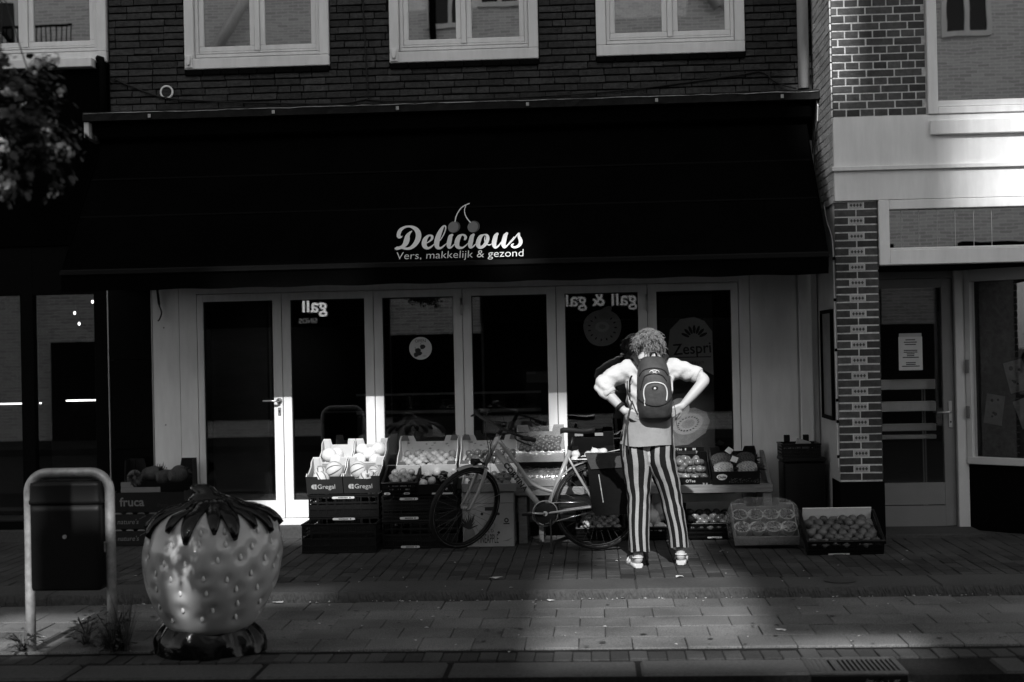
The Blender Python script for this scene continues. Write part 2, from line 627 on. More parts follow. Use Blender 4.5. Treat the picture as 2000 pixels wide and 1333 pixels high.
def upper_window(x0, x1, z0, parent, z1=5.85, guide=True):
    W = MB()
    t = 0.075
    W.cbox(x0, x1, -0.035, 0.12, z0, z0+0.095, 0.006)                     # bottom rail of the outer frame
    W.cbox(x0, x0+t+0.01, -0.034, 0.12, z0+0.0955, z1, 0.006)
    W.cbox(x1-t-0.01, x1, -0.034, 0.12, z0+0.0955, z1, 0.006)
    win = W.build('window', 'white_paint', parent)
    F = MB()
    a, b_ = x0+0.088, x1-0.088
    F.cbox(a, b_, 0.0, 0.10, z0+0.108, z0+0.135, 0.004)                   # inner ledge, dark slot above and below
    F.cbox(a+0.012, b_-0.012, 0.012, 0.11, z0+0.142, z0+0.158, 0.004)
    F.cbox(a, a+0.03, 0.0, 0.10, z0+0.136, z1, 0.004)
    F.cbox(b_-0.03, b_, 0.0, 0.10, z0+0.136, z1, 0.004)
    F.cbox((a+b_)/2-0.022, (a+b_)/2+0.022, 0.002, 0.105, z0+0.159, z1, 0.004)
    F.build('frame', 'white_paint', win)
    mid = (a+b_)/2
    for (p, q) in ((a+0.031, mid-0.023), (mid+0.023, b_-0.031)):
        S = MB()
        s_ = 0.046
        S.cbox(p, q, 0.018, 0.08, z0+0.160, z0+0.160+s_, 0.005)
        S.cbox(p, p+s_, 0.019, 0.08, z0+0.2065, z1-0.06, 0.005)
        S.cbox(q-s_, q, 0.019, 0.08, z0+0.2065, z1-0.06, 0.005)
        S.cbox(p, q, 0.018, 0.08, z1-0.059, z1, 0.005)
        sash = S.build('sash', 'white_paint', win)
        g = MB().box(p+s_-0.002, q-s_+0.002, 0.040, 0.046, z0+0.204, z1-0.058)
        g.build('pane', 'upper_glass', win)
    n = 8
    for k in range(n):
        u0 = x0+(x1-x0)*k/n
        MB().cbox(u0+0.003, u0+(x1-x0)/n-0.003, -0.03, 0.05, z0-0.052, z0-0.004, 0.004).build('sill_brick', 'black_paint', win)
    if guide:
        G = MB()
        G.cbox(x0+0.008, x0+0.075, -0.048, -0.036, z0+0.012, z0+0.125, 0.003)
        G.loft([[(x0+0.04+math.cos(2*PI*k/10)*0.022, -0.048-d, z0+0.075+math.sin(2*PI*k/10)*0.048) for k in range(10)] for d in (0, .012)]
               + [[(x0+0.04+math.cos(2*PI*k/10)*0.014, -0.066, z0+0.075+math.sin(2*PI*k/10)*0.036) for k in range(10)]], 0)
        G.build('strap_guide', 'white_paint', win)
    C = MB().box(a, b_, 0.18, 0.2, z0+0.1, z1)
    C.build('curtain', 'room_mid', win)
    return win
for i, (a, b_) in enumerate(WINS):
    upper_window(a, b_, 4.14, shop, guide=i < 2)

# small round vent in the brickwork
V = MB()
V.tube([(0, -0.012, 0), (0, 0.01, 0)], 0.055, 24)
vent = V.build('vent', 'dark_mortar', shop, (-3.73, 0, 3.95))
V = MB()
V.loft([[(math.cos(2*PI*k/28)*r, y, math.sin(2*PI*k/28)*r) for k in range(28)] for r, y in ((.060, -.008), (.060, -.022), (.046, -.022), (.046, -.008))], 0, False, False)
V.build('ring', 'white_paint', vent)
for k in range(-3, 4):
    hw = math.sqrt(max(.045**2-(k*.0125)**2, 0))
    MB().box(-hw, hw, -0.020, -0.014, k*.0125-.0025, k*.0125+.0025).build('slat', 'room_mid', vent)

# lead-covered ledge above the awning
L = MB()
prof = [(-0.36, 3.655), (-0.36, 3.715), (-0.345, 3.735), (-0.10, 3.775), (0.011, 3.785), (0.011, 3.655)]
n = 90
rings = []
for k in range(n+1):
    x = -4.37+(1.985+4.37)*k/n
    rings.append([(x, y+(random.uniform(-.006, .006) if i in (0, 1, 2) else 0), z+(random.uniform(-.004, .004) if i in (1, 2) else 0)) for i, (y, z) in enumerate(prof)])
L.loft(rings, 0, True, True, False)
L.build('ledge', 'ledge_lead', shop)
for k, (xx, zz) in enumerate([(-3.78, 0), (-2.70, 0), (-1.63, 0), (-0.52, 0), (0.57, 0), (1.62, 0)]):
    MB().cbox(xx-.012, xx+.012, -0.375, -0.3615, 3.668, 3.700, .002).build('clip', 'alu', shop)
fl = MB(); fl.tube([(-4.36+.09*k, -.366-.002*math.sin(k*.9), 3.718+random.uniform(-.004, .004)) for k in range(71)], [random.choice((.001, .0025, .004, .003)) for k in range(71)], 5); fl.build('lead_edge', 'galv', shop)

# downpipe
P = MB(); P.tube([(1.85, -0.045, 3.80), (1.85, -0.045, 9.5)], 0.048, 20); P.build('downpipe', 'white_paint', shop)
# loose cables on the brickwork
def cable(pts, r=0.007, m='rubber', name='cable', parent=None):
    c = MB(); c.tube(smooth_path(pts, 6), r, 6); return c.build(name, m, parent)
cable([(1.47, -.02, 3.965), (1.30, -.02, 3.94), (0.95, -.02, 3.90), (0.45, -.02, 3.85), (-0.1, -.03, 3.815), (-0.9, -.03, 3.80), (-1.7, -.03, 3.805), (-1.95, -.02, 3.83)], parent=shop)
cable([(1.47, -.02, 3.965), (1.53, -.02, 3.94), (1.62, -.03, 3.86), (1.78, -.06, 3.80)], parent=shop)
cable([(-1.93, -.02, 3.82), (-1.95, -.015, 4.3), (-1.97, -.012, 4.9)], 0.006, parent=shop)
cable([(-4.2, -.02, 4.08), (-4.0, -.02, 3.99), (-3.75, -.025, 3.90), (-3.4, -.03, 3.86), (-2.8, -.03, 3.82), (-2.2, -.03, 3.80), (-1.95, -.02, 3.83)], 0.008, parent=shop)

# lower shop wall: white side panels, header, doors
lw = MB()
lw.box(-3.895, -3.66, -0.02, 0.2, 0.03, 2.62); lw.build('panel', 'white_paint', shop)
MB().box(-3.655, -3.50, -0.024, 0.2, 0.03, 2.62).build('panel', 'white_paint', shop)
MB().box(1.255, 1.345, -0.022, 0.2, 0.03, 2.62).build('panel', 'white_paint', shop)
MB().box(1.35, 1.745, -0.02, 0.2, 0.03, 2.62).build('panel', 'white_paint', shop)
MB().cbox(1.765, 1.872, -0.06, 0.19, 0.03, 2.62, 0.006).build('panel', 'white_paint', shop)
MB().box(1.7455, 1.928, 0.0, 0.2, 0.03, 2.62).build('panel', 'grey_plaster', shop)
for z in (1.86, 1.0, 0.62):
    MB().box(-3.80, -3.79, -0.0225, -0.02, z, z+0.01).build('screw', 'ink', shop)
MB().box(-3.498, 1.253, -0.03, 0.2, 2.155, 2.62).build('header', 'white_paint', shop)
st = MB(); st.cbox(-3.9, 1.93, -0.10, 0.3, -0.03, 0.105, 0.008); st.build('threshold', 'kerb_stone', shop)
st = MB(); st.cbox(-3.5, 1.255, -0.055, 0.2, 0.106, 0.165, 0.006); st.build('sill', 'white_paint', shop)
edges = [-3.497, -2.74, -1.925, -1.142, -0.325, 0.468, 1.252]
for i in range(6):
    a, b_ = edges[i]+0.003, edges[i+1]-0.003
    D = MB()
    sl = 0.075 if i else 0.055
    sr = 0.078 if i < 5 else 0.062
    D.cbox(a, a+sl, -0.028, 0.03, 0.17, 2.15, 0.004)
    D.cbox(b_-sr, b_, -0.028, 0.03, 0.17, 2.15, 0.004)
    D.box(a+sl-.002, b_-sr+.002, -0.026, 0.029, 2.085, 2.148)
    D.box(a+sl-.002, b_-sr+.002, -0.026, 0.029, 0.172, 0.325)
    door = D.build('folding_door', 'white_paint', shop)
    MB().box(a+sl-.004, b_-sr+.004, 0.008, 0.014, 0.32, 2.09).build('pane', 'door_glass', door)
    bead = MB()
    x0, x1, z0, z1 = a+sl-.002, b_-sr+.002, 0.327, 2.083
    for bx in ((x0, x0+.008, z0, z1), (x1-.008, x1, z0, z1), (x0+.008, x1-.008, z0, z0+.008), (x0+.008, x1-.008, z1-.008, z1)):
        bead.box(bx[0], bx[1], -0.012, 0.007, bx[2], bx[3])
    bead.build('gasket', 'rubber', door)
    if i in (2, 4):
        H = MB(); H.cbox(b_-.030, b_+.012, -0.045, -0.029, 1.93, 2.05, .003); H.build('hinge', 'white_paint', door)
        H = MB(); H.cbox(b_+.013, b_+.06, -0.042, -0.029, 1.965, 2.01, .003); H.build('hinge', 'white_paint', door)
        H = MB(); H.tube([(b_-.002, -.052, 1.915), (b_-.002, -.052, 2.065)], .010, 10); H.build('hinge', 'alu', door)
    if i == 0:
        H = MB()
        hx = b_-0.03
        H.tube([(hx, -0.03, 1.20), (hx, -0.075, 1.20), (hx-.02, -0.085, 1.20), (hx-.135, -0.085, 1.202)], 0.0095, 10)
        H.tube([(hx, -0.0285, 1.20), (hx, -0.040, 1.20)], 0.024, 16)
        H.build('handle', 'steel', door)
        H = MB(); H.cbox(hx-.014, hx+.014, -0.036, -0.0285, 1.07, 1.14, .004); H.build('lock', 'alu', door)
        H = MB(); H.tube([(hx, -.0385, 1.112), (hx, -.036, 1.112)], .007, 10); H.box(hx-.003, hx+.003, -.0385, -.036, 1.092, 1.11); H.build('keyhole', 'ink', door)

# the awning
SY0, SZ0, SY1, SZ1 = -0.10, 3.63, -1.20, 2.315
AX0, AX1 = -4.26, 1.835
sl_len = math.hypot(SY1-SY0, SZ1-SZ0)
UY, UZ = (SY0-SY1)/sl_len, (SZ0-SZ1)/sl_len        # up-slope
NY, NZ = -UZ, UY                                    # outward
SLOPE = math.atan2(UZ, UY)
awn = thing('awning', 'wide black sloping shop awning with white script lettering and cherries', 'awning', (0, 0, 0))
A = MB()
n, mrow = 60, 12
vs, fs = [], []
for i in range(n+1):
    x = AX0+(AX1-AX0)*i/n
    for j in range(mrow+1):
        s_ = sl_len*j/mrow
        sag = 0.018*math.sin(PI*j/mrow)+0.004*math.sin(x*3.1+j)
        vs.append((x, SY1+UY*s_-NY*sag, SZ1+UZ*s_-NZ*sag))
for i in range(n):
    for j in range(mrow):
        a = i*(mrow+1)+j
        fs.append((a, a+mrow+1, a+mrow+2, a+1))
A.add(vs, fs, 0, True)
A.build('cloth', 'awning_cloth', awn)
for s_ in (0.62, 1.07):                              # stitched seams
    S = MB(); S.box(AX0+.01, AX1-.01, -0.0012, 0.0012, -.010, .010)
    S.build('seam', 'awning_seam', awn, (0, SY1+UY*s_+NY*.004-NY*0.018*math.sin(PI*s_/sl_len), SZ1+UZ*s_+NZ*.004-NZ*0.018*math.sin(PI*s_/sl_len)), (SLOPE-PI/2, 0, 0))
B = MB(); B.cbox(AX0-.01, AX1+.01, SY1-.028, SY1+.028, SZ1-.045, SZ1+.005, .01); B.build('front_bar', 'awning_trim', awn)
Vl = MB()
n = 150
rings = []
vs, fs = [], []
for i in range(n+1):
    x = AX0+(AX1-AX0)*i/n
    for j in range(4):
        vs.append((x, SY1-.012+.007*math.sin(x*7+j*.6)*(j/3), SZ1-.045-(.125*j/3)+(.004*math.sin(x*11) if j == 3 else 0)))
for i in range(n):
    for j in range(3):
        a = i*4+j
        fs.append((a, a+4, a+5, a+1))
Vl.add(vs, fs, 0, True); Vl.build('valance', 'awning_cloth', awn)
for x, sg in ((AX0, -1), (AX1, 1)):                  # folding arms and end caps
    T = MB(); T.tube([(x-sg*.12, SY0+.02, 2.78), (x-sg*.12, -0.62, 2.62), (x-sg*.12, SY1+.03, SZ1-.02)], .022, 8); T.build('arm', 'black_paint', awn)
    T = MB(); T.prism([(SY0, SZ0), (SY1, SZ1), (SY1, SZ1-.12), (SY0+.08, 2.25), (SY0+.08, SZ0)], x-.003, x+.003, 'X'); T.build('side_cloth', 'awning_cloth', awn)
X = MB(); X.cbox(-4.30, 1.875, -0.30, 0.0, 3.50, 3.652, .02); X.build('cassette', 'awning_cloth', awn)
for x, sg in ((-4.345, 1), (1.92, -1)):
    T = MB(); T.prism([(-.02, 3.65), (-.30, 3.65), (-.33, 3.60), (-.29, 3.48), (-.12, 3.36), (-.02, 3.30)] if sg < 0 else [(-.02, 3.65), (-.34, 3.65), (-.34, 3.52), (-.02, 3.50)], x-(.02 if sg > 0 else .004), x+(.02 if sg > 0 else .004), 'X'); T.build('end_bracket', 'grey_plaster', awn)
# strap hanging out under the left end
c = MB(); c.tube(smooth_path([(-3.83, -.10, 2.30), (-3.83, -.06, 2.16), (-3.82, -.055, 2.06), (-3.80, -.06, 2.0), (-3.82, -.06, 1.94), (-3.835, -.06, 1.925)], 5), [.012]*3+[.018]*7+[.010]*16, 8, flat=.6); c.build('strap', 'rubber', awn)


# ---------------------------------------------------------------- shop interior
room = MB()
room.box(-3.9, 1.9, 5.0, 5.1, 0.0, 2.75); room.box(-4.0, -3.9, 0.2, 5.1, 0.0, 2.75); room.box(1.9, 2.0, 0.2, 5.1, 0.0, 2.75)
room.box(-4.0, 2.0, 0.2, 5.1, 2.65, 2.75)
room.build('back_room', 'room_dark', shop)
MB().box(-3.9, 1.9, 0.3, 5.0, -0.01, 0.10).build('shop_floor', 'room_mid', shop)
mat('interior_steel', 0.16, 0.35, 0.5, 0.25, 3, metal=0.6, aniso=(1, 1, 3))
t = thing('fridge', 'tall grey steel fridge cabinet behind the left folding door', 'fridge', (-3.35, 0.9, 0.10))
MB().cbox(-0.28, 0.28, 0, 0.6, 0.0, 2.2, .02).build('body', 'interior_steel', t)
MB().cbox(0.285, 0.305, -0.03, -0.005, 0.9, 2.0, .005).build('handle', 'alu', t)
t = thing('display_counter', 'long refrigerated display counter with steel edge strips inside the shop', 'counter', (-1.5, 2.1, 0.10))
MB().cbox(-0.95, 0.95, 0, 0.7, 0, 0.86, .02).build('base', 'room_mid', t)
MB().cbox(-0.95, 0.95, -.02, 0.0, 0.87, 0.91, .004).build('edge_strip', 'alu', t)
MB().cbox(-0.95, 0.95, -.02, 0.0, 1.06, 1.085, .004).build('edge_strip', 'alu', t)
MB().box(-0.95, 0.95, 0.1, 0.105, 0.912, 1.06).build('pane', 'side_glass', t)
rnd = random.Random(9)
for k in range(14):
    q = MB(); q.ball((0, 0, 0), .05, .05, .035, 10, 6); o = q.build('tub', 'room_mid', t, (-.85+k*.125, 0.25, 0.945))
t = thing('cash_register', 'pale cash register with a small label standing inside the shop', 'register', (-0.58, 2.3, 1.26))
MB().cbox(-.13, .13, 0, .25, 0, .115, .008).build('body', 'card_inner', t)
MB().box(-.125, -.03, -.004, 0, .09, .112).build('plate', 'label_white', t)
MB().cbox(-.15, .15, 0.05, .22, -1.16, -.003, .01).build('stand', 'room_mid', t)

# ================================================================ LEFT NEIGHBOUR
lb = thing('left_building', 'neighbouring dark shop building at the left edge with a white upper window', 'building')
w = MB()
for (a, b_, c, d) in cells((-14.0, -4.255), (2.62, 9.6), [(-5.75, -4.26, 4.20, 6.0)]):
    w.box(a, b_, 0.03, 0.30, c, d)
w.build('wall', 'dark_mortar', lb)
upper_window(-5.75, -4.262, 4.235, lb, guide=False)
S = MB(); S.cbox(-5.8, -4.36, -0.14, 0.0, 4.175, 4.255, .006); S.build('sill', 'white_paint', lb)
S = MB(); S.tube([(-4.335, -.05, 4.26), (-4.30, -.06, 4.255), (-4.29, -.06, 4.18), (-4.29, -.04, 3.6)], .03, 10); S.build('drain', 'black_paint', lb)
S = MB(); S.box(-9, -4.262, -0.05, 0.029, 2.615, 4.17); S.build('fascia', 'awning_cloth', lb)
# black stone panels between the two shops
for z0, z1 in ((0.03, 0.795), (0.80, 1.585), (1.59, 2.6)):
    MB().box(-4.285, -3.912, -0.012, 0.1, z0, z1).build('stone_panel', 'granite', lb)
for x in (-4.30, -3.905):
    MB().box(x-.0055, x+.0055, -0.020, 0.1, 0.03, 2.6).build('edge_trim', 'alu', lb)
# dark shop window
F = MB()
for (x0, x1) in ((-4.42, -4.31), (-5.09, -4.97), (-6.4, -6.3)):
    F.cbox(x0, x1, -.03, .08, .10, 2.6, .005)
F.box(-9, -4.31, -.028, .08, 2.18, 2.61); F.box(-9, -4.31, -.028, .08, .10, .17)
F.build('shopfront_frame', 'black_paint', lb)
MB().box(-4.972, -4.418, .01, .016, .165, 2.185).build('pane', 'door_glass', lb)
MB().box(-6.302, -5.088, .01, .016, .165, 2.185).build('pane', 'door_glass', lb)
MB().cbox(-9, -4.31, -.10, .2, -.02, .098, .006).build('plinth', 'kerb_stone', lb)
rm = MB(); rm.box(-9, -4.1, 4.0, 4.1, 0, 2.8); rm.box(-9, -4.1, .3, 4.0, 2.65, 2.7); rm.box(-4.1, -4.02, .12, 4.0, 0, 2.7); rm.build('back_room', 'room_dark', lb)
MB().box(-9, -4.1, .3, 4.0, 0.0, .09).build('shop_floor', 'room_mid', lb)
mat('lamp_glow', 0.8, 0.5, 0.3, 0.0, 5, emit=3.0)
mat('lamp_soft', 0.8, 0.5, 0.3, 0.0, 5, emit=0.35)
for k, (x, y, z, L_) in enumerate([(-5.15, 1.2, 1.20, .5), (-6.0, 1.2, 1.18, .6)]):
    t = thing('tube_lamp', ('lit tube lamp low inside the dark left shop window, right of its mullion', 'lit tube lamp low inside the dark left shop window, at the picture edge')[k], 'lamp', (x, y, z))
    MB().box(0, L_, -.008, .008, -.007, .007).build('tube', 'lamp_glow', t)
    MB().box(0, L_, .009, .03, -.012, .012).build('batten', 'room_mid', t)
    MB().box(L_/2-.2, L_/2+.2, .0, .5, -1.1, -.03).build('cabinet', 'room_dark', t)
for k, (x, z) in enumerate([(-4.62, 2.13), (-4.79, 2.03), (-4.75, 1.93)]):
    t = thing('spot_lamp', ('small lit spot lamp, topmost behind the dark left shop window', 'small lit spot lamp, leftmost behind the dark left shop window', 'small lit spot lamp, lowest behind the dark left shop window')[k], 'lamp', (x, .5, z))
    q = MB(); q.ball((0, 0, 0), .012, .012, .016, 8, 6); q.build('bulb', 'lamp_glow', t)
    q = MB(); q.tube([(0, 0.005, .012), (0, 0.01, 2.64-z)], .003, 5); q.build('wire', 'rubber', t)

# ================================================================ RIGHT NEIGHBOUR (stands 0.95 m forward)
rb = thing('right_building', 'brick building at the right with white band, patterned brick pillar and recessed door', 'building')
YF = -0.95
RX = 1.935
w = MB()
for (a, b_, c, d) in cells((RX+.012, 10), (3.40, 9.6), [(2.68, 4.6, 3.40, 6.0)]):
    w.box(a, b_, YF+.010, YF+.3, c, d)
pier = w.build('upper_wall', 'pale_mortar', rb)
me_gb = brick_meshes('brick', 'glazed_brick', 0.02, 5)
lay(pier, me_gb, RX, 2.676, 3.402, 4.72, [], bond='cross', depth=0.03, y=YF+.007, joint=0.0105, gap=0.011, yjit=.0012, zjit=.0005)
MB().box(RX+.02, 2.68, YF-.002, YF+.009, 4.73, 9.6).build('upper_bricks', brick_tex_mat('brick_far_glazed', .06, .08, .3), pier)
# return wall
w = MB(); w.box(RX+.010, RX+.3, YF+.011, 0.3, 2.70, 9.6); ret = w.build('return_wall', 'pale_mortar', rb)
me_pb = brick_meshes('brick', 'pale_brick', 0.06, 4)
lay(ret, me_pb, YF+.02, 0.0, 2.72, 4.72, [], bond='run', depth=0.03, y=RX-.004, joint=0.010, gap=.010, axis='Y')
MB().box(RX, RX+.3, YF+.011, 0.3, 0.0, 2.698).build('plaster_return', 'grey_plaster', rb)
# white bands and ledges
MB().box(RX, 10, YF-.012, YF+.3, 3.005, 3.398).build('band', 'white_paint', rb)
MB().cbox(RX-.02, 10, YF-.045, YF+.2, 2.968, 3.003, .004).build('ledge', 'white_paint', rb)
MB().box(RX, 10, YF-.016, YF+.3, 2.735, 2.966).build('band', 'white_paint', rb)
# upper right window
Wd = MB()
Wd.cbox(2.682, 2.76, YF-.03, YF+.15, 3.402, 6.0, .005)
Wd.cbox(2.7605, 5.0, YF-.028, YF+.15, 3.402, 3.455, .005)
Wd.cbox(2.7605, 5.0, YF-.005, YF+.14, 3.460, 3.51, .005)
win = Wd.build('window', 'white_paint', rb)
MB().box(2.755, 5.0, YF+.05, YF+.056, 3.505, 6.0).build('pane', 'upper_glass', win)
MB().cbox(2.69, 5.0, YF-.055, YF-.0125, 3.235, 3.35, .006).build('sill', 'white_paint', win)
MB().box(2.7, 5.0, YF+.4, YF+.42, 3.3, 6.0).build('curtain', 'room_mid', win)
# brick pillar with patterned tiles
PX0, PX1 = 1.935, 2.272
w = MB(); w.box(PX0+.008, PX1-.008, YF+.008, YF+.36, .5, 2.733); pil = w.build('pillar', 'pale_mortar', rb)
MB().box(PX0-.006, PX1+.006, YF-.010, YF+.37, 0, .498).build('plinth', 'black_paint', rb)
tile_mb = MB()
tile_mb.cbox(-.055, .055, -.015, .015, -.0265, .0265, .002, 0)
for k in range(4):
    cx = -.0375+k*.025
    tile_mb.add([(cx-.012, -.0156, 0), (cx, -.0156, -.015), (cx+.012, -.0156, 0), (cx, -.0156, .015)], [(0, 1, 2, 3)], 1)
me_tl = tile_mb.mesh('patterned_tile', ['pattern_tile', 'pattern_dark'])
z = 0.508
row = 0
cx = (PX0+PX1)/2
rnd = random.Random(31)
while z < 2.70:
    zc = z+.0308
    def pb(a, b_):
        put('brick', me_gb[rnd.randrange(5)], pil, ((a+b_)/2, YF+.0215+rnd.uniform(-.001, .001), zc), None, (b_-a, .03, .0520))
    if row % 2 == 0:
        pb(PX0, cx-.004); pb(cx+.004, PX1)
    else:
        pb(PX0, cx-.064); put('patterned_tile', me_tl, pil, (cx, YF+.0215, zc)); pb(cx+.064, PX1)
    z += .0617; row += 1
# white transom window above the door
T = MB()
T.cbox(2.276, 2.36, YF-.02, YF+.12, 2.215, 2.732, .005)
T.cbox(2.3605, 5.0, YF-.018, YF+.12, 2.215, 2.335, .005)
T.cbox(2.3605, 5.0, YF-.018, YF+.12, 2.655, 2.731, .005)
T.cbox(2.362, 5.0, YF+.0, YF+.11, 2.337, 2.352, .003)
tw = T.build('transom_window', 'white_paint', rb)
MB().box(2.355, 5.0, YF+.04, YF+.046, 2.33, 2.66).build('pane', 'upper_glass', tw)
for xx in (2.46, 2.60, 2.745, 2.885, 3.03, 3.17):
    MB().box(xx-.002, xx+.002, YF+.036, YF+.0395, 2.352, 2.655).build('lead_strip', 'alu', tw)
MB().box(2.28, 5.0, YF+.3, YF+.32, 2.2, 2.75).build('backing', 'room_dark', tw)
MB().box(2.28, 5.0, YF+.121, 0.2, 2.20, 2.26).build('porch_ceiling', 'black_paint', rb)
# recessed door
D = MB()
YD = -0.10
D.cbox(2.36, 2.432, YD, YD+.05, .03, 2.14, .004); D.cbox(2.955, 3.052, YD, YD+.05, .03, 2.14, .004)
D.box(2.43, 2.957, YD+.002, YD+.048, 2.06, 2.138); D.box(2.43, 2.957, YD+.002, YD+.048, .03, .205); D.box(2.43, 2.957, YD+.003, YD+.048, .213, .40)
mat('door_grey', 0.17, 0.45, 0.4, 0.08, 5, stain=.1)
dr = D.build('door', 'door_grey', rb)
MB().box(2.43, 2.957, YD+.02, YD+.026, .40, 2.06).build('pane', 'side_glass', dr)
H = MB(); H.cbox(2.995, 3.03, YD-.010, YD-.0005, .865, 1.095, .004)
H.build('handle_plate', 'alu', dr)
H = MB(); H.tube([(3.012, YD-.01, 1.0), (3.012, YD-.05, 1.0), (2.99, YD-.055, 1.0), (2.89, YD-.055, .995)], .008, 8); H.build('handle', 'steel', dr)
H = MB(); H.tube([(3.012, YD-.0125, .915), (3.012, YD-.0102, .915)], .008, 10); H.build('keyhole', 'ink', dr)
MB().cbox(3.056, 3.15, YD-.05, YD+.08, 0.0, 2.2, .005).build('door_post', 'grey_plaster', rb)
MB().cbox(2.274, 2.358, YD-.02, YD+.08, 0.0, 2.2, .005).build('door_post', 'black_paint', rb)
MB().box(2.358, 3.06, YD-.01, YD+.08, 2.143, 2.2).build('door_head', 'door_grey', rb)
MB().cbox(2.27, 3.16, -.60, YD+.1, -.02, .028, .005).build('doorstep', 'kerb_stone', rb)
# slanted shop window
ang = math.atan2(-0.85, 0.95)
sw = MB(); sw.M = Matrix.Translation((3.152, YD-.04, 0)) @ Matrix.Rotation(ang, 4, 'Z')
sw.cbox(0, .05, -.03, .06, .60, 2.2, .004); sw.cbox(0.0, 1.4, -.035, .06, .56, .62, .004); sw.box(.051, 1.4, -.028, .06, 2.1, 2.2)
shopw = sw.build('shop_window', 'grey_plaster', rb)
g = MB(); g.M = sw.M; g.box(.048, 1.4, .01, .016, .615, 2.105); g.build('pane', 'side_glass', shopw)
g = MB(); g.M = sw.M; g.cbox(.004, .034, -.05, -.031, 1.33, 1.44, .003); g.build('hinge', 'door_grey', shopw)
g = MB(); g.M = sw.M; g.cbox(.004, .034, -.05, -.031, .95, 1.05, .003); g.build('hinge', 'door_grey', shopw)
g = MB(); g.M = sw.M; g.box(0, 1.4, .0, .06, 0, .558); g.build('base_panel', 'black_paint', rb)
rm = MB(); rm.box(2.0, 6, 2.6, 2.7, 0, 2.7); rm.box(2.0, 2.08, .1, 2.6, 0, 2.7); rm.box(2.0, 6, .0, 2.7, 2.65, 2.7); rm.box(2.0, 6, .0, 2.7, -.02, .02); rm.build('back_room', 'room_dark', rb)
# cable on the corner
cable([(1.925, -.50, 2.75), (1.927, -.62, 2.6), (1.922, YF+.06, 2.42), (1.922, YF+.03, 2.1), (1.922, YF+.02, 1.5), (1.922, YF+.025, 1.0), (1.922, YF+.02, .6)], .006, 'grey_plaster', parent=rb)
c = MB()
for z in (2.28, 1.95, 1.55, 1.15, .98, .7):
    c = MB(); c.cbox(1.915, 1.934, YF+.012, YF+.035, z-.012, z+.012, .002); c.build('cable_clip', 'black_paint', rb)
# framed picture on the return wall
t = thing('framed_poster', 'narrow black framed poster on the side wall beside the brick pillar', 'poster', (RX-.003, -.52, .98))
fm = MB()
for (y0, y1, z0, z1) in ((-.27, .27, 0, .03), (-.27, .27, .87, .90), (-.27, -.24, .03, .87), (.24, .27, .03, .87)):
    fm.box(-.025, 0, y0, y1, z0, z1)
fm.build('frame', 'black_paint', t)
mat('poster_grey', 0.16, 0.4, 0.4, 0.5, 4)
MB().box(-.008, -.001, -.24, .24, .03, .87).build('print', 'poster_grey', t)

# ================================================================ THE STREET BEHIND THE CAMERA (seen in the glass; the rear wall is added to shape the sun)
ob = thing('opposite_building', 'tall brick building across the street, seen only as reflections in the glass', 'building', (0, 0, 0))
YO = -16.0
# the front house is low enough for the sun to pass over it, with added openings near its top for the sun beams
HF = [(-.75, 2.0, 8.2, 9.9), (-4.15, -1.7, 8.5, 9.9)]
w = MB()
for (a, b_, c, d) in cells((-14.5, 9.5), (-.2, 9.8), HF):
    w.box(a, b_, YO-.25, YO, c, d)
obr = brick_tex_mat('brick_opposite', .48, .66, .8)
w.build('wall', obr, ob)
pl = brick_tex_mat('brick_sunlit_tone', .42, .68, .9)  # pale tone puts the sunlight on the piers into their colour
rear = thing('sun_mask_wall', 'added unseen brick wall whose openings cut the sun into patches', 'building', (0, 0, 0))
YR = -30.0  # added unseen wall; its openings shape the sun patches
HO = [(-.36, .96, 19.50, 22.08), (.90, 1.75, 19.4, 20.3), (.02, .76, 22.0, 23.0), (-.44, .95, 22.95, 24.78), (-.80, -.46, 24.65, 25.4),
      (-2.99, -1.79, 23.1, 24.95), (-2.6, -1.85, 21.1, 21.5), (-3.85, -2.0, 19.85, 21.0), (-1.80, -.70, 23.60, 24.08), (2.80, 6.0, 25.2, 26.45), (1.80, 2.08, 26.3, 27.6)]
w = MB()
for (a, b_, c, d) in cells((-7.2, 6.4), (-.2, 33.0), HO):
    w.box(a, b_, YR-.3, YR, c, d)
w.build('wall', obr, rear)
for k in range(27):                                   # added slats that thin the sun through the right-hand opening
    MB().box(2.80+k*.117, 2.80+k*.117+max(.012, .085-.014*k), YR+.02, YR+.06, 25.0, 26.6).build('slat', 'grey_plaster', rear)
for (a, b_, z1) in ((-4.05, -2.25, 3.5), (-11.0, -9.9, 3.4), (5.6, 6.6, 3.0)):
    MB().box(a, b_, YO+.01, YO+.2, 1.95, z1).build('pier', pl, ob)
    MB().box(a, b_, YO+.01, YO+.18, -.05, 1.945).build('pier_base', 'black_paint', ob)  # dark base where the painted sunlit part of the pier ends
for (a, b_) in ((-9.85, -4.1), (-2.2, 5.5), (6.7, 9.4)):
    MB().box(a, b_, YO+.012, YO+.06, .3, 2.15).build('shop_glass', 'granite', ob)
    MB().box(a, b_, YO+.005, YO+.3, 2.16, 3.4).build('sign_band', 'black_paint', ob)
mat('sign_letters', 0.8, 0.5, 0.3, 0.0, 5, emit=1.3)
mat('sign_letters_dim', 0.8, 0.5, 0.3, 0.0, 5, emit=0.2)
text('sign_letters', 'gall', .40, 'sign_letters', ob, (-5.3, YO+.31, 2.44), (PI/2, 0, PI), offset=.003)
text('sign_letters', 'SINDS', .14, 'sign_letters_dim', ob, (-5.5, YO+.31, 2.22), (PI/2, 0, PI))
text('sign_letters', 'gall & gall', .40, 'sign_letters_dim', ob, (0.86, YO+.31, 2.44), (PI/2, 0, PI), offset=.003)
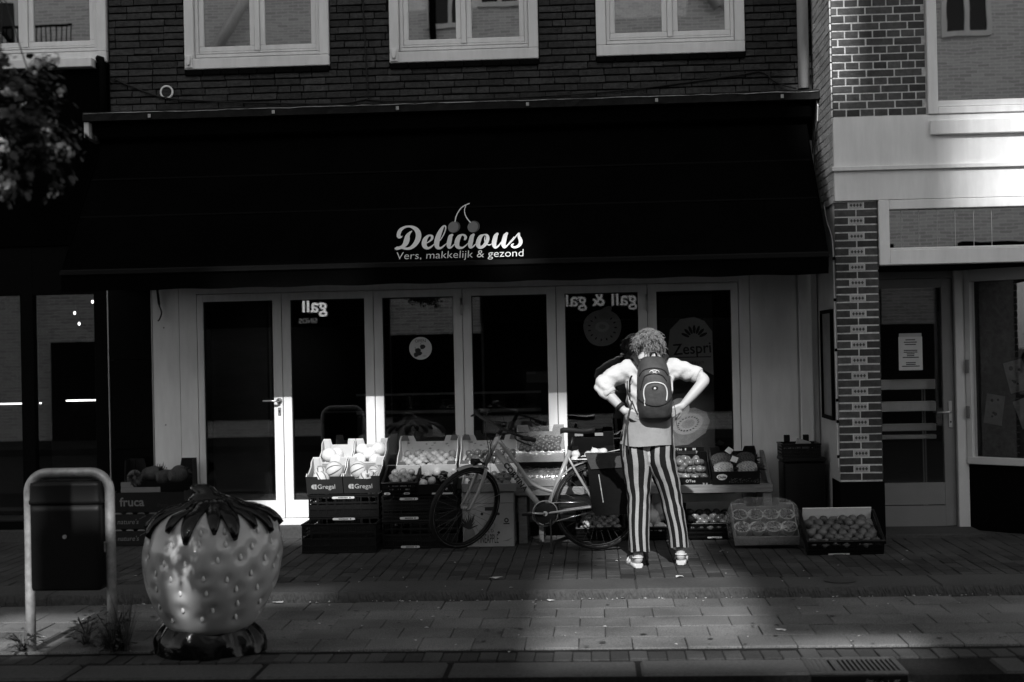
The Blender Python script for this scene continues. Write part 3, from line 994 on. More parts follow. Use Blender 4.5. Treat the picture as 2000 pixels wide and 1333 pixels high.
# first floor windows and white gable boards across the street
for (x, z) in ((-9.6, 7.4), (-3.2, 8.1), (-2.2, 8.5), (3.2, 7.0), (6.5, 7.2), (-12.5, 7.5)):
    q = MB()
    for (x0, x1, z0, z1) in ((0, .9, 0, .09), (0, .9, 1.41, 1.5), (0, .09, .09, 1.41), (.81, .9, .09, 1.41), (.41, .49, .09, 1.41)):
        q.box(x+x0, x+x1, YO+.002, YO+.08, z+z0, z+z1)
    f_ = q.build('window', 'white_paint', ob)
    MB().box(x+.09, x+.81, YO+.004, YO+.03, z+.09, z+1.41).build('pane', 'granite', f_)
for (xa, za, xb, zb) in ((-7.7, 7.4, -6.2, 9.9), (-13.2, 10.0, -11.6, 7.6), (1.5, 9.7, 2.6, 8.3), (2.6, 8.3, 4.2, 9.6)):
    q = MB(); q.tube([(xa, YO+.25, za), (xb, YO+.25, zb)], .13, 4); q.build('gable_board', 'white_paint', ob)
q = MB(); q.tube([(-3.1, YO+.1, 5), (-3.1, YO+.1, 13)], .06, 8); q.build('downpipe', 'black_paint', ob)
bl = MB()
bl.box(-11.6, -10.2, YO, YO+.9, 7.2, 7.35)
for k in range(15):
    bl.box(-11.6+k*.1-.008, -11.6+k*.1+.008, YO+.88, YO+.9, 7.35, 8.2)
bl.box(-11.6, -10.2, YO+.87, YO+.91, 8.2, 8.24)
bl.build('balcony', 'black_paint', ob)

# ================================================================ LETTERING ON THE AWNING
# script strokes in the plane of the cloth: (x, distance up the slope from the front edge, pen width)
STROKES = [
   [(-1.4523, 0.3428, 0.0103), (-1.4683, 0.3219, 0.0218), (-1.4809, 0.2883, 0.0373), (-1.4842, 0.2439, 0.0462), (-1.4921, 0.1999, 0.0424), (-1.5123, 0.1698, 0.0283), (-1.5355, 0.1538, 0.0257), (-1.5568, 0.1493, 0.0295), (-1.565, 0.1478, 0.0193)] ,
   [(-1.5588, 0.1494, 0.018), (-1.5211, 0.1586, 0.0218), (-1.4817, 0.1432, 0.0193), (-1.447, 0.149, 0.0257), (-1.4145, 0.1884, 0.0373), (-1.3945, 0.2452, 0.0437), (-1.3931, 0.3031, 0.0437), (-1.4104, 0.353, 0.036), (-1.4402, 0.3838, 0.0257), (-1.4735, 0.3976, 0.0167), (-1.5118, 0.39, 0.0193), (-1.542, 0.3604, 0.0295), (-1.5538, 0.3178, 0.0321), (-1.5512, 0.2819, 0.0283), (-1.5328, 0.2768, 0.0193), (-1.5231, 0.2854, 0.0051)] ,
   [(-1.325, 0.1976, 0.0077), (-1.2982, 0.2197, 0.0116), (-1.2818, 0.2457, 0.0193), (-1.2808, 0.2723, 0.0206), (-1.2944, 0.287, 0.0141), (-1.3158, 0.2789, 0.0206), (-1.3348, 0.2431, 0.036), (-1.3404, 0.199, 0.0398), (-1.3316, 0.1591, 0.0334), (-1.3075, 0.1389, 0.0206), (-1.2816, 0.1538, 0.0141), (-1.2555, 0.1881, 0.0064)] ,
   [(-1.2578, 0.1829, 0.0051), (-1.2186, 0.2257, 0.0077), (-1.1918, 0.287, 0.009), (-1.1783, 0.3491, 0.009), (-1.179, 0.3869, 0.0116), (-1.1935, 0.3947, 0.0128), (-1.2097, 0.3592, 0.027), (-1.227, 0.2971, 0.0398), (-1.2377, 0.2352, 0.0424), (-1.2386, 0.1822, 0.0398), (-1.227, 0.1449, 0.0283), (-1.2013, 0.1405, 0.0167), (-1.1743, 0.1712, 0.0103), (-1.1587, 0.1918, 0.0051)] ,
   [(-1.1211, 0.2844, 0.0218), (-1.1325, 0.267, 0.0334), (-1.1373, 0.2228, 0.0373), (-1.1415, 0.1789, 0.0373), (-1.1372, 0.1436, 0.0231), (-1.1188, 0.1447, 0.0141), (-1.101, 0.1704, 0.009), (-1.0874, 0.1928, 0.0051)] ,
   [(-1.014, 0.2344, 0.0167), (-1.0098, 0.2556, 0.0218), (-1.0197, 0.279, 0.018), (-1.0406, 0.2869, 0.0141), (-1.0626, 0.2646, 0.0334), (-1.0747, 0.2206, 0.0398), (-1.0765, 0.1766, 0.0385), (-1.0622, 0.1427, 0.027), (-1.0327, 0.1364, 0.0167), (-1.0082, 0.1566, 0.0103), (-0.9842, 0.191, 0.0051)] ,
   [(-0.9482, 0.2818, 0.0218), (-0.9589, 0.2609, 0.0334), (-0.9648, 0.2168, 0.0373), (-0.9694, 0.1728, 0.0373), (-0.9655, 0.1394, 0.0231), (-0.9473, 0.144, 0.0141), (-0.9292, 0.1679, 0.009), (-0.9141, 0.1903, 0.0051)] ,
   [(-0.8664, 0.2825, 0.0103), (-0.8899, 0.2602, 0.0308), (-0.9036, 0.2146, 0.0373), (-0.9071, 0.1707, 0.036), (-0.8906, 0.1368, 0.0257), (-0.8644, 0.1481, 0.0257), (-0.8428, 0.186, 0.0295), (-0.8316, 0.2342, 0.0283), (-0.8392, 0.2726, 0.0193), (-0.8651, 0.2824, 0.009)] ,
   [(-0.8541, 0.2571, 0.0064), (-0.8554, 0.2218, 0.009), (-0.8439, 0.1817, 0.0103), (-0.8179, 0.1605, 0.009), (-0.793, 0.1772, 0.0051)] ,
   [(-0.7566, 0.2839, 0.0231), (-0.7675, 0.2629, 0.0334), (-0.7751, 0.2189, 0.0373), (-0.7788, 0.1706, 0.036), (-0.7689, 0.1325, 0.0244), (-0.7476, 0.1405, 0.0141), (-0.7233, 0.1818, 0.0103), (-0.7042, 0.2288, 0.0064)] ,
   [(-0.6801, 0.2865, 0.0231), (-0.691, 0.262, 0.0334), (-0.6988, 0.2162, 0.0373), (-0.7039, 0.168, 0.036), (-0.6954, 0.1317, 0.0244), (-0.6767, 0.1416, 0.0128), (-0.6505, 0.1863, 0.009), (-0.6205, 0.2418, 0.0077)] ,
   [(-0.6594, 0.162, 0.0051), (-0.6227, 0.2224, 0.009), (-0.5951, 0.2746, 0.0103), (-0.5806, 0.2883, 0.0128), (-0.5826, 0.2564, 0.0218), (-0.5691, 0.2117, 0.0295), (-0.5672, 0.1746, 0.0295), (-0.5844, 0.1419, 0.0231), (-0.6113, 0.1271, 0.0167), (-0.6323, 0.1365, 0.0167), (-0.634, 0.1568, 0.0154), (-0.6216, 0.1677, 0.0051)] ,
]
STEMS = [
   [(-1.1039, 0.4366, 0.0077), (-1.0972, 0.5, 0.009), (-1.0774, 0.5634, 0.009), (-1.047, 0.613, 0.009), (-0.9975, 0.6453, 0.009)] ,
   [(-0.9795, 0.4248, 0.009), (-1.0086, 0.474, 0.0083), (-1.027, 0.5248, 0.0077), (-1.0324, 0.5755, 0.0071), (-1.0227, 0.6241, 0.0058)] ,
]
KS = 0.73
def on_slope(x, s, h=0.006):
    s_ = s
    sag = 0.018*math.sin(PI*s_/sl_len)+0.004
    h2 = h - sag + 0.006
    return (x, SY1+UY*s_+NY*h2, SZ1+UZ*s_+NZ*h2)
def ribbon(mb, stroke, h, k=7, m=0, dh=0.00025):
    pts = smooth_path([(a, b*KS, c) for a, b, c in stroke], k)
    n = len(pts)
    vs, fs = [], []
    for i, p in enumerate(pts):
        t = pts[min(i+1, n-1)]-pts[max(i-1, 0)]
        t = Vector((t.x, t.y)).normalized()
        nx, ny = -t.y, t.x
        w_ = max(p.z, .002)/2
        for sg in (-1, 1):
            vs.append(on_slope(p.x+sg*nx*w_, (p.y+sg*ny*w_)/KS, h+dh*i*0.12))
    for i in range(n-1):
        fs.append((2*i, 2*i+1, 2*i+3, 2*i+2))
    mb.add(vs, fs, m)
    for e, (p, hh) in enumerate(((pts[0], h), (pts[-1], h+dh*n*0.12))):     # round pen ends
        w_ = max(p.z, .002)/2
        c = [on_slope(p.x+math.cos(2*PI*q/12)*w_, (p.y+math.sin(2*PI*q/12)*w_)/KS, hh+.0003) for q in range(12)]
        mb.add(c, [list(range(12))], m)
names = 'DDelicioouus'
cur, mb = None, None
letters = [(0, 1), (2,), (3,), (4,), (5,), (6,), (7, 8), (9, 10), (11,)]
for li, ids in enumerate(letters):
    mb = MB()
    for q, si in enumerate(ids):
        ribbon(mb, STROKES[si], 0.010+0.0012*((li*2+q) % 4))
    mb.build('script_letter', 'letter_white', awn)
for st_ in STEMS:
    mb = MB(); ribbon(mb, st_, 0.016); mb.build('cherry_stem', 'letter_white', awn)
for (cx_, cs) in ((-1.1095, .384), (-.9505, .381)):
    mb = MB(); mb.add([on_slope(cx_+math.cos(2*PI*q/32)*.050, cs+math.sin(2*PI*q/32)*.050/KS, .008) for q in range(32)], [list(range(32))])
    o = mb.build('cherry', 'cherry_dark', awn)
    mb = MB(); mb.add([on_slope(cx_-.0065+math.cos(2*PI*q/32)*.0425, cs-.004+math.sin(2*PI*q/32)*.046/KS, .0095) for q in range(32)], [list(range(32))])
    mb.build('cherry_light', 'cherry_red', o)
p_ = on_slope(-1.5560, .0245, .010)
text('tagline', 'Vers, makkelijk & gezond', .116, 'letter_white', awn, p_, (SLOPE, 0, R(-0.3)), width=1.012, offset=-.0012)

# ================================================================ FRUIT DISPLAY
mat('melon', 0.62, 0.45, 0.4, 0.10, 14, 0.15, 60, rand=0.10)
mat('melon_stripe', 0.10, 0.5, 0.4, 0.2, 14)
mat('melon_skin', 0.50, 0.45, 0.4, 0.14, 12, rand=0.1)
mat('kaki', 0.32, 0.3, 0.5, 0.15, 12, rand=0.12)
mat('leaf_dark', 0.02, 0.6, 0.3, 0.3, 20)
mat('onion', 0.55, 0.28, 0.5, 0.1, 14, rand=0.1)
mat('aubergine', 0.008, 0.12, 0.6, 0.2, 10)
mat('apple', 0.11, 0.25, 0.5, 0.35, 10, rand=0.45)
mat('apple_pale', 0.26, 0.28, 0.5, 0.25, 10, rand=0.35)
mat('plum', 0.075, 0.22, 0.5, 0.3, 12, rand=0.4)
mat('tomato', 0.13, 0.12, 0.6, 0.12, 12, rand=0.4)
mat('peach', 0.30, 0.5, 0.3, 0.35, 12, rand=0.3)
mat('pear', 0.08, 0.42, 0.4, 0.3, 12, rand=0.35)
mat('pine_skin', 0.075, 0.6, 0.3, 0.4, 30, rand=0.2)
mat('pine_light', 0.36, 0.6, 0.3, 0.35, 30, rand=0.12)
mat('pine_leaf', 0.03, 0.5, 0.3, 0.3, 20)
mat('grape', 0.12, 0.15, 0.6, 0.25, 15)
mat('paper', 0.66, 0.9, 0.1, 0.06, 10, 0.1, 30)
def plastic_film():
    m = bpy.data.materials.new('plastic_film'); m.use_nodes = True
    n, l = m.node_tree.nodes, m.node_tree.links; n.clear()
    o = n.new('ShaderNodeOutputMaterial'); mx = n.new('ShaderNodeMixShader'); t = n.new('ShaderNodeBsdfTransparent')
    ad = n.new('ShaderNodeMixShader'); d = n.new('ShaderNodeBsdfDiffuse'); g = n.new('ShaderNodeBsdfGlossy')
    d.inputs[0].default_value = (.7, .7, .7, 1); g.inputs['Roughness'].default_value = .16
    ad.inputs[0].default_value = .5
    l.new(d.outputs[0], ad.inputs[1]); l.new(g.outputs[0], ad.inputs[2])
    geo = n.new('ShaderNodeNewGeometry'); nz = n.new('ShaderNodeTexNoise'); nz.inputs['Scale'].default_value = 22; nz.inputs['Detail'].default_value = 4; nz.inputs['Distortion'].default_value = 1.5
    l.new(geo.outputs['Position'], nz.inputs['Vector'])
    mr = n.new('ShaderNodeMapRange'); mr.inputs['From Min'].default_value = .4; mr.inputs['From Max'].default_value = .75
    mr.inputs['To Min'].default_value = .10; mr.inputs['To Max'].default_value = .42
    l.new(nz.outputs['Fac'], mr.inputs['Value']); l.new(mr.outputs[0], mx.inputs['Fac'])
    b = n.new('ShaderNodeBump'); b.inputs['Strength'].default_value = .5; b.inputs['Distance'].default_value = .02
    l.new(nz.outputs['Fac'], b.inputs['Height']); l.new(b.outputs[0], g.inputs['Normal'])
    l.new(t.outputs[0], mx.inputs[1]); l.new(ad.outputs[0], mx.inputs[2]); l.new(mx.outputs[0], o.inputs['Surface'])
    MATS['plastic_film'] = m
plastic_film()

def crate(label, loc, w, d, h, rotz=0.0, tilt=0.0, plates=(), group=None, material='plastic_black', rims=True):
    """slatted plastic crate; local x right, y back, z up, origin at the middle of the front bottom edge"""
    t = thing('plastic_crate', label, 'crate', loc, (tilt, 0, rotz), group)
    MB().box(-w/2+.004, w/2-.004, .004, d-.004, 0, .012).build('bottom', material, t)
    def side(L, M_, nm):
        b = MB(); b.M = M_
        nr = max(3, round(h/.055))
        rh = .014
        for k in range(nr+1):
            z = (h-rh)*k/nr
            b.box(-L/2, L/2, 0, .012, z, z+rh)
        nv = max(4, round(L/.075))
        for k in range(nv+1):
            x = -L/2+(L-.012)*k/nv
            b.box(x, x+.012, .002, .010, .014, h-.014)
        nf = round(L/.019)
        for k in range(nf):                          # fine grille in the upper fields
            x = -L/2+.01+(L-.02)*k/nf
            if (k//6) % 3 != 1:
                b.box(x, x+.006, .003, .008, h*.62, h-.014)
                b.box(x, x+.006, .003, .008, h*.12, h*.38)
        b.box(-L/2+.002, L/2-.002, .0085, .0105, .012, h*.55)
        b.build(nm, material, t)
    side(w, Matrix.Identity(4), 'front_wall')
    side(w, Matrix.Translation((0, d, 0)) @ Matrix.Rotation(PI, 4, 'Z'), 'back_wall')
    side(d-.026, Matrix.Translation((-w/2, d/2, 0)) @ Matrix.Rotation(-PI/2, 4, 'Z'), 'side_wall')
    side(d-.026, Matrix.Translation((w/2, d/2, 0)) @ Matrix.Rotation(PI/2, 4, 'Z'), 'side_wall')
    r = MB()
    if rims:
        r.cbox(-w/2-.006, w/2+.006, -.006, .014, h, h+.012, .003)
        r.cbox(-w/2-.006, w/2+.006, d-.014, d+.006, h, h+.012, .003)
        r.cbox(-w/2-.006, -w/2+.014, .0145, d-.0145, h, h+.012, .003)
        r.cbox(w/2-.014, w/2+.006, .0145, d-.0145, h, h+.012, .003)
        r.build('rim', material, t)
    for (x, z, pw, ph) in plates:
        q = MB()
        n = 8
        poly = [(x+pw/2-ph/2+math.cos(a)*ph/2, z+math.sin(a)*ph/2) for a in [(-PI/2+PI*k/n) for k in range(n+1)]] + \
               [(x-pw/2+ph/2+math.cos(a)*ph/2, z+math.sin(a)*ph/2) for a in [(PI/2+PI*k/n) for k in range(n+1)]]
        q.prism(poly, -.011, -.0065, 'Y')
        lab = q.build('label', 'label_white', t)
        m_ = MB()
        for k in range(7):
            xx = x-pw*.22+k*pw*.062
            m_.box(xx, xx+pw*.045, -.0122, -.0112, z-ph*.25, z+ph*.25)
        m_.box(x+pw*.28, x+pw*.33, -.0122, -.0112, z-ph*.3, z+ph*.3)
        m_.build('print', 'ink', lab)
    return t

def carton(label, loc, w, d, h, hb=None, rotz=0.0, tilt=0.0, outer='card_dark', inner='card_white', notch=None, front=None, group=None, name='fruit_box', tabs=True, posts=True):
    """open cardboard fruit tray with a low front; inner faces of another colour"""
    hb = hb or h
    hf = front if front is not None else h
    t = thing(name, label, 'box', loc, (tilt, 0, rotz), group)
    e = .006
    b = MB(); b.box(-w/2, w/2, 0, d, 0, .005); b.build('bottom', inner, t)
    b = MB()
    if notch:
        x0, x1, dz = notch
        b.prism([(-w/2, 0), (w/2, 0), (w/2, hf), (x1, hf), (x1-.006, hf-dz), (x0+.006, hf-dz), (x0, hf), (-w/2, hf)], -e, 0, 'Y')
    else:
        b.box(-w/2, w/2, -e, 0, 0, hf)
    fr = b.build('front_wall', outer, t)
    b = MB()
    b.prism([(-w/2, 0), (w/2, 0), (w/2, hb), (w*.28, hb), (w*.24, hb*.72), (-w*.24, hb*.72), (-w*.28, hb), (-w/2, hb)], d, d+e, 'Y')
    b.build('back_wall', inner, t)
    for sg in (-1, 1):
        b = MB()
        b.prism([(0, 0), (d, 0), (d, hb), (d*.72, hb), (d*.62, h*.86), (d*.25, h*.8), (d*.12, hf+.01), (0, hf)], sg*w/2-(e if sg > 0 else 0), sg*w/2+(0 if sg > 0 else e), 'X')
        b.build('side_wall', inner, t)
        b = MB()
        b.box(sg*(w/2+.0005), sg*(w/2+.0015), .0, d, 0.001, hf*.98); b.build('side_print', outer, t)
        if posts:
            b = MB(); b.prism([(sg*w/2, 0), (sg*(w/2-.055), 0), (sg*(w/2-.055), hb-.002), (sg*w/2, hb-.002)], d-.012, d-.004, 'Y'); b.build('corner_flap', inner, t)
    return t

FR = {}
def fruit_mesh(kind):
    if kind in FR: return FR[kind]
    out = []
    for q in range(3):
        rr = random.Random(q*7+len(kind))
        b = MB()
        if kind == 'melon':
            b.ball((0, 0, 0), 1, 1, .98, 20, 14)
            b.tube([(0, 0, .96), (0.02, 0, 1.02)], .06, 6)
            mm = ['melon']
        elif kind == 'striped':
            nu, nv = 40, 12
            b.ball((0, 0, 0), 1, 1, .92, nu, nv)
            for k, f in enumerate(b.f):          # every fourth lune is dark
                c = sum((Vector(b.v[i]) for i in f), Vector())/len(f)
                a = (math.atan2(c.y, c.x)/(2*PI)*nu) % nu
                b.m[k] = 1 if int(a) % 5 == 0 else 0
            mm = ['melon_skin', 'melon_stripe']
        elif kind in ('kaki', 'tomato', 'apple', 'apple_pale', 'peach', 'plum'):
            b.ball((0, 0, 0), 1, 1, .86 if kind in ('kaki', 'tomato') else .92, 16, 10)
            vs = []
            for (x, y, z) in b.v:               # dimple at the stalk
                r_ = math.hypot(x, y)
                if z > 0: z -= .28*math.exp(-(r_/.28)**2)
                elif kind in ('apple', 'apple_pale'): z += .15*math.exp(-(r_/.22)**2); 
                k_ = 1+.05*math.cos(3*math.atan2(y, x)+q) if kind in ('kaki', 'tomato') else 1
                if kind.startswith('apple') and z < 0: x, y = x*(1+.14*z), y*(1+.14*z)
                vs.append((x*k_, y*k_, z))
            b.v = vs
            if kind in ('kaki', 'tomato'):
                for k in range(4 if kind == 'kaki' else 5):
                    a = 2*PI*k/(4 if kind == 'kaki' else 5)+.3
                    b.add([(0, 0, .60), (math.cos(a-.4)*.28, math.sin(a-.4)*.28, .72), (math.cos(a)*.52, math.sin(a)*.52, .74), (math.cos(a+.4)*.28, math.sin(a+.4)*.28, .72)], [(0, 1, 2, 3)], 1)
            b.tube([(0, 0, .5), (.05, .03, .9)], .05, 5, 1)
            mm = [kind, 'leaf_dark']
        elif kind == 'onion':
            b.ball((0, 0, 0), 1, 1, .9, 16, 10)
            b.v = [(x*(1-.25*max(z, 0)**3), y*(1-.25*max(z, 0)**3), z*(1.12 if z > .8 else 1)) for x, y, z in b.v]
            b.tube([(0, 0, .9), (.03, 0, 1.25)], [.16, .05], 6, 0)
            mm = ['onion']
        elif kind == 'aubergine':
            b.loft([[(math.cos(2*PI*k/14)*r, math.sin(2*PI*k/14)*r, z) for k in range(14)] for r, z in ((.2, -1.9), (.6, -1.75), (.95, -1.2), (1, -.6), (.85, 0), (.65, .5), (.5, .95))], 0)
            b.loft([[(math.cos(2*PI*k/10)*r, math.sin(2*PI*k/10)*r, z) for k in range(10)] for r, z in ((.56, .8), (.5, 1.0), (.15, 1.1), (.12, 1.45))], 1)
            mm = ['aubergine', 'leaf_dark']
        elif kind == 'pear':
            b.loft([[(math.cos(2*PI*k/14)*r+.08*z*q*.3, math.sin(2*PI*k/14)*r, z) for k in range(14)] for r, z in ((.12, -1), (.55, -.95), (.9, -.6), (1, -.15), (.9, .3), (.62, .75), (.42, 1.15), (.25, 1.4), (.08, 1.48))], 0)
            b.tube([(0, 0, 1.45), (.12, 0, 1.85)], .05, 5, 1)
            mm = ['pear', 'leaf_dark']
        elif kind in ('pineapple', 'pineapple_light'):
            nu, nv = 14, 13
            rings = []
            for j in range(nv+1):
                u = j/nv
                r_ = .97*math.sin(PI*(.14+.72*u))**.55
                rings.append([(math.cos(2*PI*(k+.5*(j % 2))/nu)*r_*(1+.07*((j) % 2)), math.sin(2*PI*(k+.5*(j % 2))/nu)*r_*(1+.07*(j % 2)), -1.25+2.5*u) for k in range(nu)])
            b.loft(rings, 0, True, True, False)
            for j in range(1, nv):                   # raised eyes
                u = j/nv
                r_ = 1.0*math.sin(PI*(.14+.72*u))**.55
                for k in range(nu):
                    a = 2*PI*(k+.5*(j % 2))/nu
                    c = Vector((math.cos(a)*r_, math.sin(a)*r_, -1.25+2.5*u)); tv = Vector((-math.sin(a), math.cos(a), 0)); nn = Vector((math.cos(a), math.sin(a), 0))
                    b.add([c-tv*.19, c-Vector((0, 0, .10)), c+tv*.19, c+Vector((0, 0, .10)), c+nn*.14], [(0, 1, 4), (1, 2, 4), (2, 3, 4), (3, 0, 4)], 0)
            for k in range(26):                      # leaves of the crown
                a = rr.uniform(0, 2*PI); el = rr.uniform(.35, 1.35); Ln = rr.uniform(.9, 1.7)
                base = Vector((math.cos(a)*.22, math.sin(a)*.22, 1.2)); dr_ = Vector((math.cos(a)*math.cos(el), math.sin(a)*math.cos(el), math.sin(el)))
                sd = Vector((-math.sin(a), math.cos(a), 0))*.14
                tip = base+dr_*Ln-Vector((0, 0, .15*Ln)); mid = base+dr_*Ln*.55
                b.add([base-sd, base+sd, mid+sd*.8, tip, mid-sd*.8], [(0, 1, 2, 4), (4, 2, 3)], 1)
            mm = ['pine_skin' if kind == 'pineapple' else 'pine_light', 'pine_leaf']
        out.append(b.mesh(kind, mm))
    FR[kind] = out
    return out

frnd = random.Random(77)
def fruit(kind, root, p, r, label, cat, group, name=None, rot=None):
    M_ = root.matrix_basis if root is not None else Matrix.Identity(4)
    w_ = M_ @ Vector(p)
    me = frnd.choice(fruit_mesh(kind))
    o = put(name or kind, me, None, w_, rot or (frnd.uniform(-.8, .8), frnd.uniform(-.8, .8), frnd.uniform(0, 6.28)), (r*frnd.uniform(.94, 1.05), r*frnd.uniform(.94, 1.05), r*frnd.uniform(.92, 1.06)))
    return tag(o, label, cat, group)

def fill(kind, root, w, d, r, z0, label, cat, group, layers=1, name=None, jitter=.12, ymin=.0, keep=1.0, rot=None, heap=0.0):
    """packs fruit in staggered rows inside a crate given in its local space"""
    n = 0
    for L_ in range(layers):
        ny = max(1, int((d-2*r*.9)/(1.72*r))+1) - L_
        for j in range(ny):
            nx = max(1, int((w-2*r*.96)/(1.98*r))+1) - ((j+L_) % 2)
            y = r*1.02+ymin+j*1.76*r+L_*.9*r
            if y > d-r*.7: continue
            for i in range(nx):
                x = (i-(nx-1)/2)*2.0*r
                if frnd.random() > keep: continue
                zz = z0+r+L_*1.45*r+heap*(1-(2*x/w)**2)*(y/d)
                fruit(kind, root, (x+frnd.uniform(-1, 1)*jitter*r, y+frnd.uniform(-1, 1)*jitter*r, zz+frnd.uniform(-.1, .2)*jitter*r), r*frnd.uniform(.86, 1.08), label, cat, group, name, rot and rot())
                n += 1
    return n

G = R(24)
# ---- stack with the melons (left of the bicycle)
crate('empty black slatted crate standing on the pavement in front of the melon stack', (-2.075, -1.09, .003), .60, .40, .225)
crate('black crate directly under the dark melon boxes, with one pale label strip on top', (-2.075, -.85, .275), .58, .55, .165, plates=[(.0, .150, .185, .018)])
crate('lower black crate of the melon stack, its pale label below the first', (-2.075, -.845, .09), .575, .5, .172, plates=[(.0, .160, .185, .018)])
for k, (x, lab) in enumerate(((-2.222, 'dark printed box with striped melons, left one of the pair'), (-1.917, 'dark printed box with striped melons, right one of the pair with a price tag'))):
    t = carton(lab, (x, -.86, .462), .297, .34, .165, .175, tilt=R(19), outer='card_dark', inner='card_white', front=.150, notch=(-.055, .05, .024))
    lg = MB()
    lg.prism([(-.088+math.cos(a)*.021, .062+math.sin(a)*.021) for a in [PI/2+PI*q/10 for q in range(11)]], -.0075, -.0062, 'Y')
    lg.build('emblem', 'ink_pale', t)
    lg = MB(); lg.box(-.083, -.066, -.0075, -.0062, .064, .083); lg.build('emblem', 'ink_pale', t)
    lg = MB(); lg.box(-.083, -.066, -.0075, -.0062, .041, .060); lg.build('emblem', 'ink_pale', t)
    text('lettering', 'Gregal', .056, 'ink_pale', t, (-.060, -.0065, .044))
    bk = MB(); bk.box(-.075, .07, .334, .3385, .055, .118); bk.build('inner_print', 'card_inner', t)
    if k == 1:
        q = MB(); q.M = Matrix.Rotation(R(-8), 4, 'Y'); q.cbox(.06, .10, -.010, -.0065, .118, .168, .002); tg = q.build('price_tag', 'label_white', t)
        q = MB(); q.M = Matrix.Rotation(R(-8), 4, 'Y'); q.box(.07, .09, -.0112, -.0102, .135, .158); q.build('print', 'ink_mid', tg)
    lb_ = ('round striped melon in the left dark printed box', 'round striped melon in the right dark printed box')[k]
    rz = lambda: (frnd.uniform(.5, 1.3), frnd.uniform(-.6, .6), frnd.uniform(0, 6))
    fruit('striped', t, (.055 if k == 0 else -.05, .20, .115), .076, lb_, 'melon', 'striped melons', 'melon', rz())
    fruit('striped', t, (-.045 if k == 0 else .04, .085, .085), .072, lb_, 'melon', 'striped melons', 'melon', rz())
    fruit('striped', t, (-.07 if k == 0 else .085, .21, .085), .062, lb_, 'melon', 'striped melons', 'melon', rz())
for k, (x, lab) in enumerate(((-2.20, 'white cardboard box with round yellow melons, left of the pair at the back'), (-1.918, 'white cardboard box with large round melons, right of the pair at the back'))):
    t = carton(lab, (x, -.545, .575), .275, .34, .16, .19, tilt=R(20), outer='card_inner', inner='card_white', front=.10)
    lb_ = ('smooth pale melon in the left white box', 'smooth pale melon in the right white box')[k]
    for (px, py, pz, r_) in (((-.065, .17, .115, .064), (.01, .09, .095, .062), (-.02, .26, .08, .06)) if k == 0 else ((-.085, .10, .095, .062), (.06, .085, .10, .062), (-.07, .25, .12, .062), (.0, .17, .125, .058), (.07, .235, .135, .07))):
        fruit('melon', t, (px, py, pz), r_, lb_, 'melon', 'smooth pale melons')

# ---- dark stack right of it
xs_c = -1.45
crate('bottom black crate of the middle stack, half hidden by the front wheel', (xs_c, -.86, .003), .62, .55, .215, plates=[(-.08, .014, .155, .018)])
crate('second black crate of the middle stack behind the front wheel', (xs_c, -.855, .222), .615, .55, .10, plates=[(-.085, .028, .155, .020)], rims=False)
crate('top black crate of the middle stack, with a blank pale label', (xs_c, -.855, .325), .615, .55, .105, plates=[(-.085, .082, .15, .019)], rims=False)
t = crate('small black crate of persimmons on the middle stack', (-1.607, -.88, .44), .285, .38, .10, tilt=R(18), plates=[(-.10, .018, .05, .018), (.06, .018, .05, .016)])
fill('kaki', t, .265, .35, .034, .015, 'pale persimmon in the small black crate', 'persimmon', 'persimmons in the black crate', layers=2, name='persimmon')
t = carton('black box of pale onions and dark aubergines on the middle stack', (-1.307, -.87, .445), .31, .38, .105, .125, tilt=R(18), outer='card_black', inner='card_black', front=.085)
hb_ = MB(); hb_.ball((-.012, 0, 0), .012, .003, .012, 10, 6); hb_.ball((.010, 0, 0), .012, .003, .012, 10, 6); hb_.build('emblem', 'card_inner', t, (.075, -.008, .045), (0, 0, 0))
q = MB(); q.box(-.035, .135, -.0085, -.0065, .0, .014); q.build('label', 'label_white', t)
for (px, py) in ((-.09, .22), (-.02, .27), (-.11, .05), (-.045, .10), (.11, .20), (.10, .06), (.02, .33), (.12, .32)):
    fruit('onion', t, (px, py, .075), .036, 'round pale onion among the aubergines in the black box', 'onion', 'onions in the black box')
for (px, py, a) in ((.03, .16, .3), (-.06, .16, 1.2), (.07, .12, 2.0), (.05, .26, .9)):
    fruit('aubergine', t, (px, py, .065), .03, 'dark glossy aubergine among the pale onions', 'aubergine', 'aubergines in the black box', rot=(1.5, frnd.uniform(-.2, .2), a))

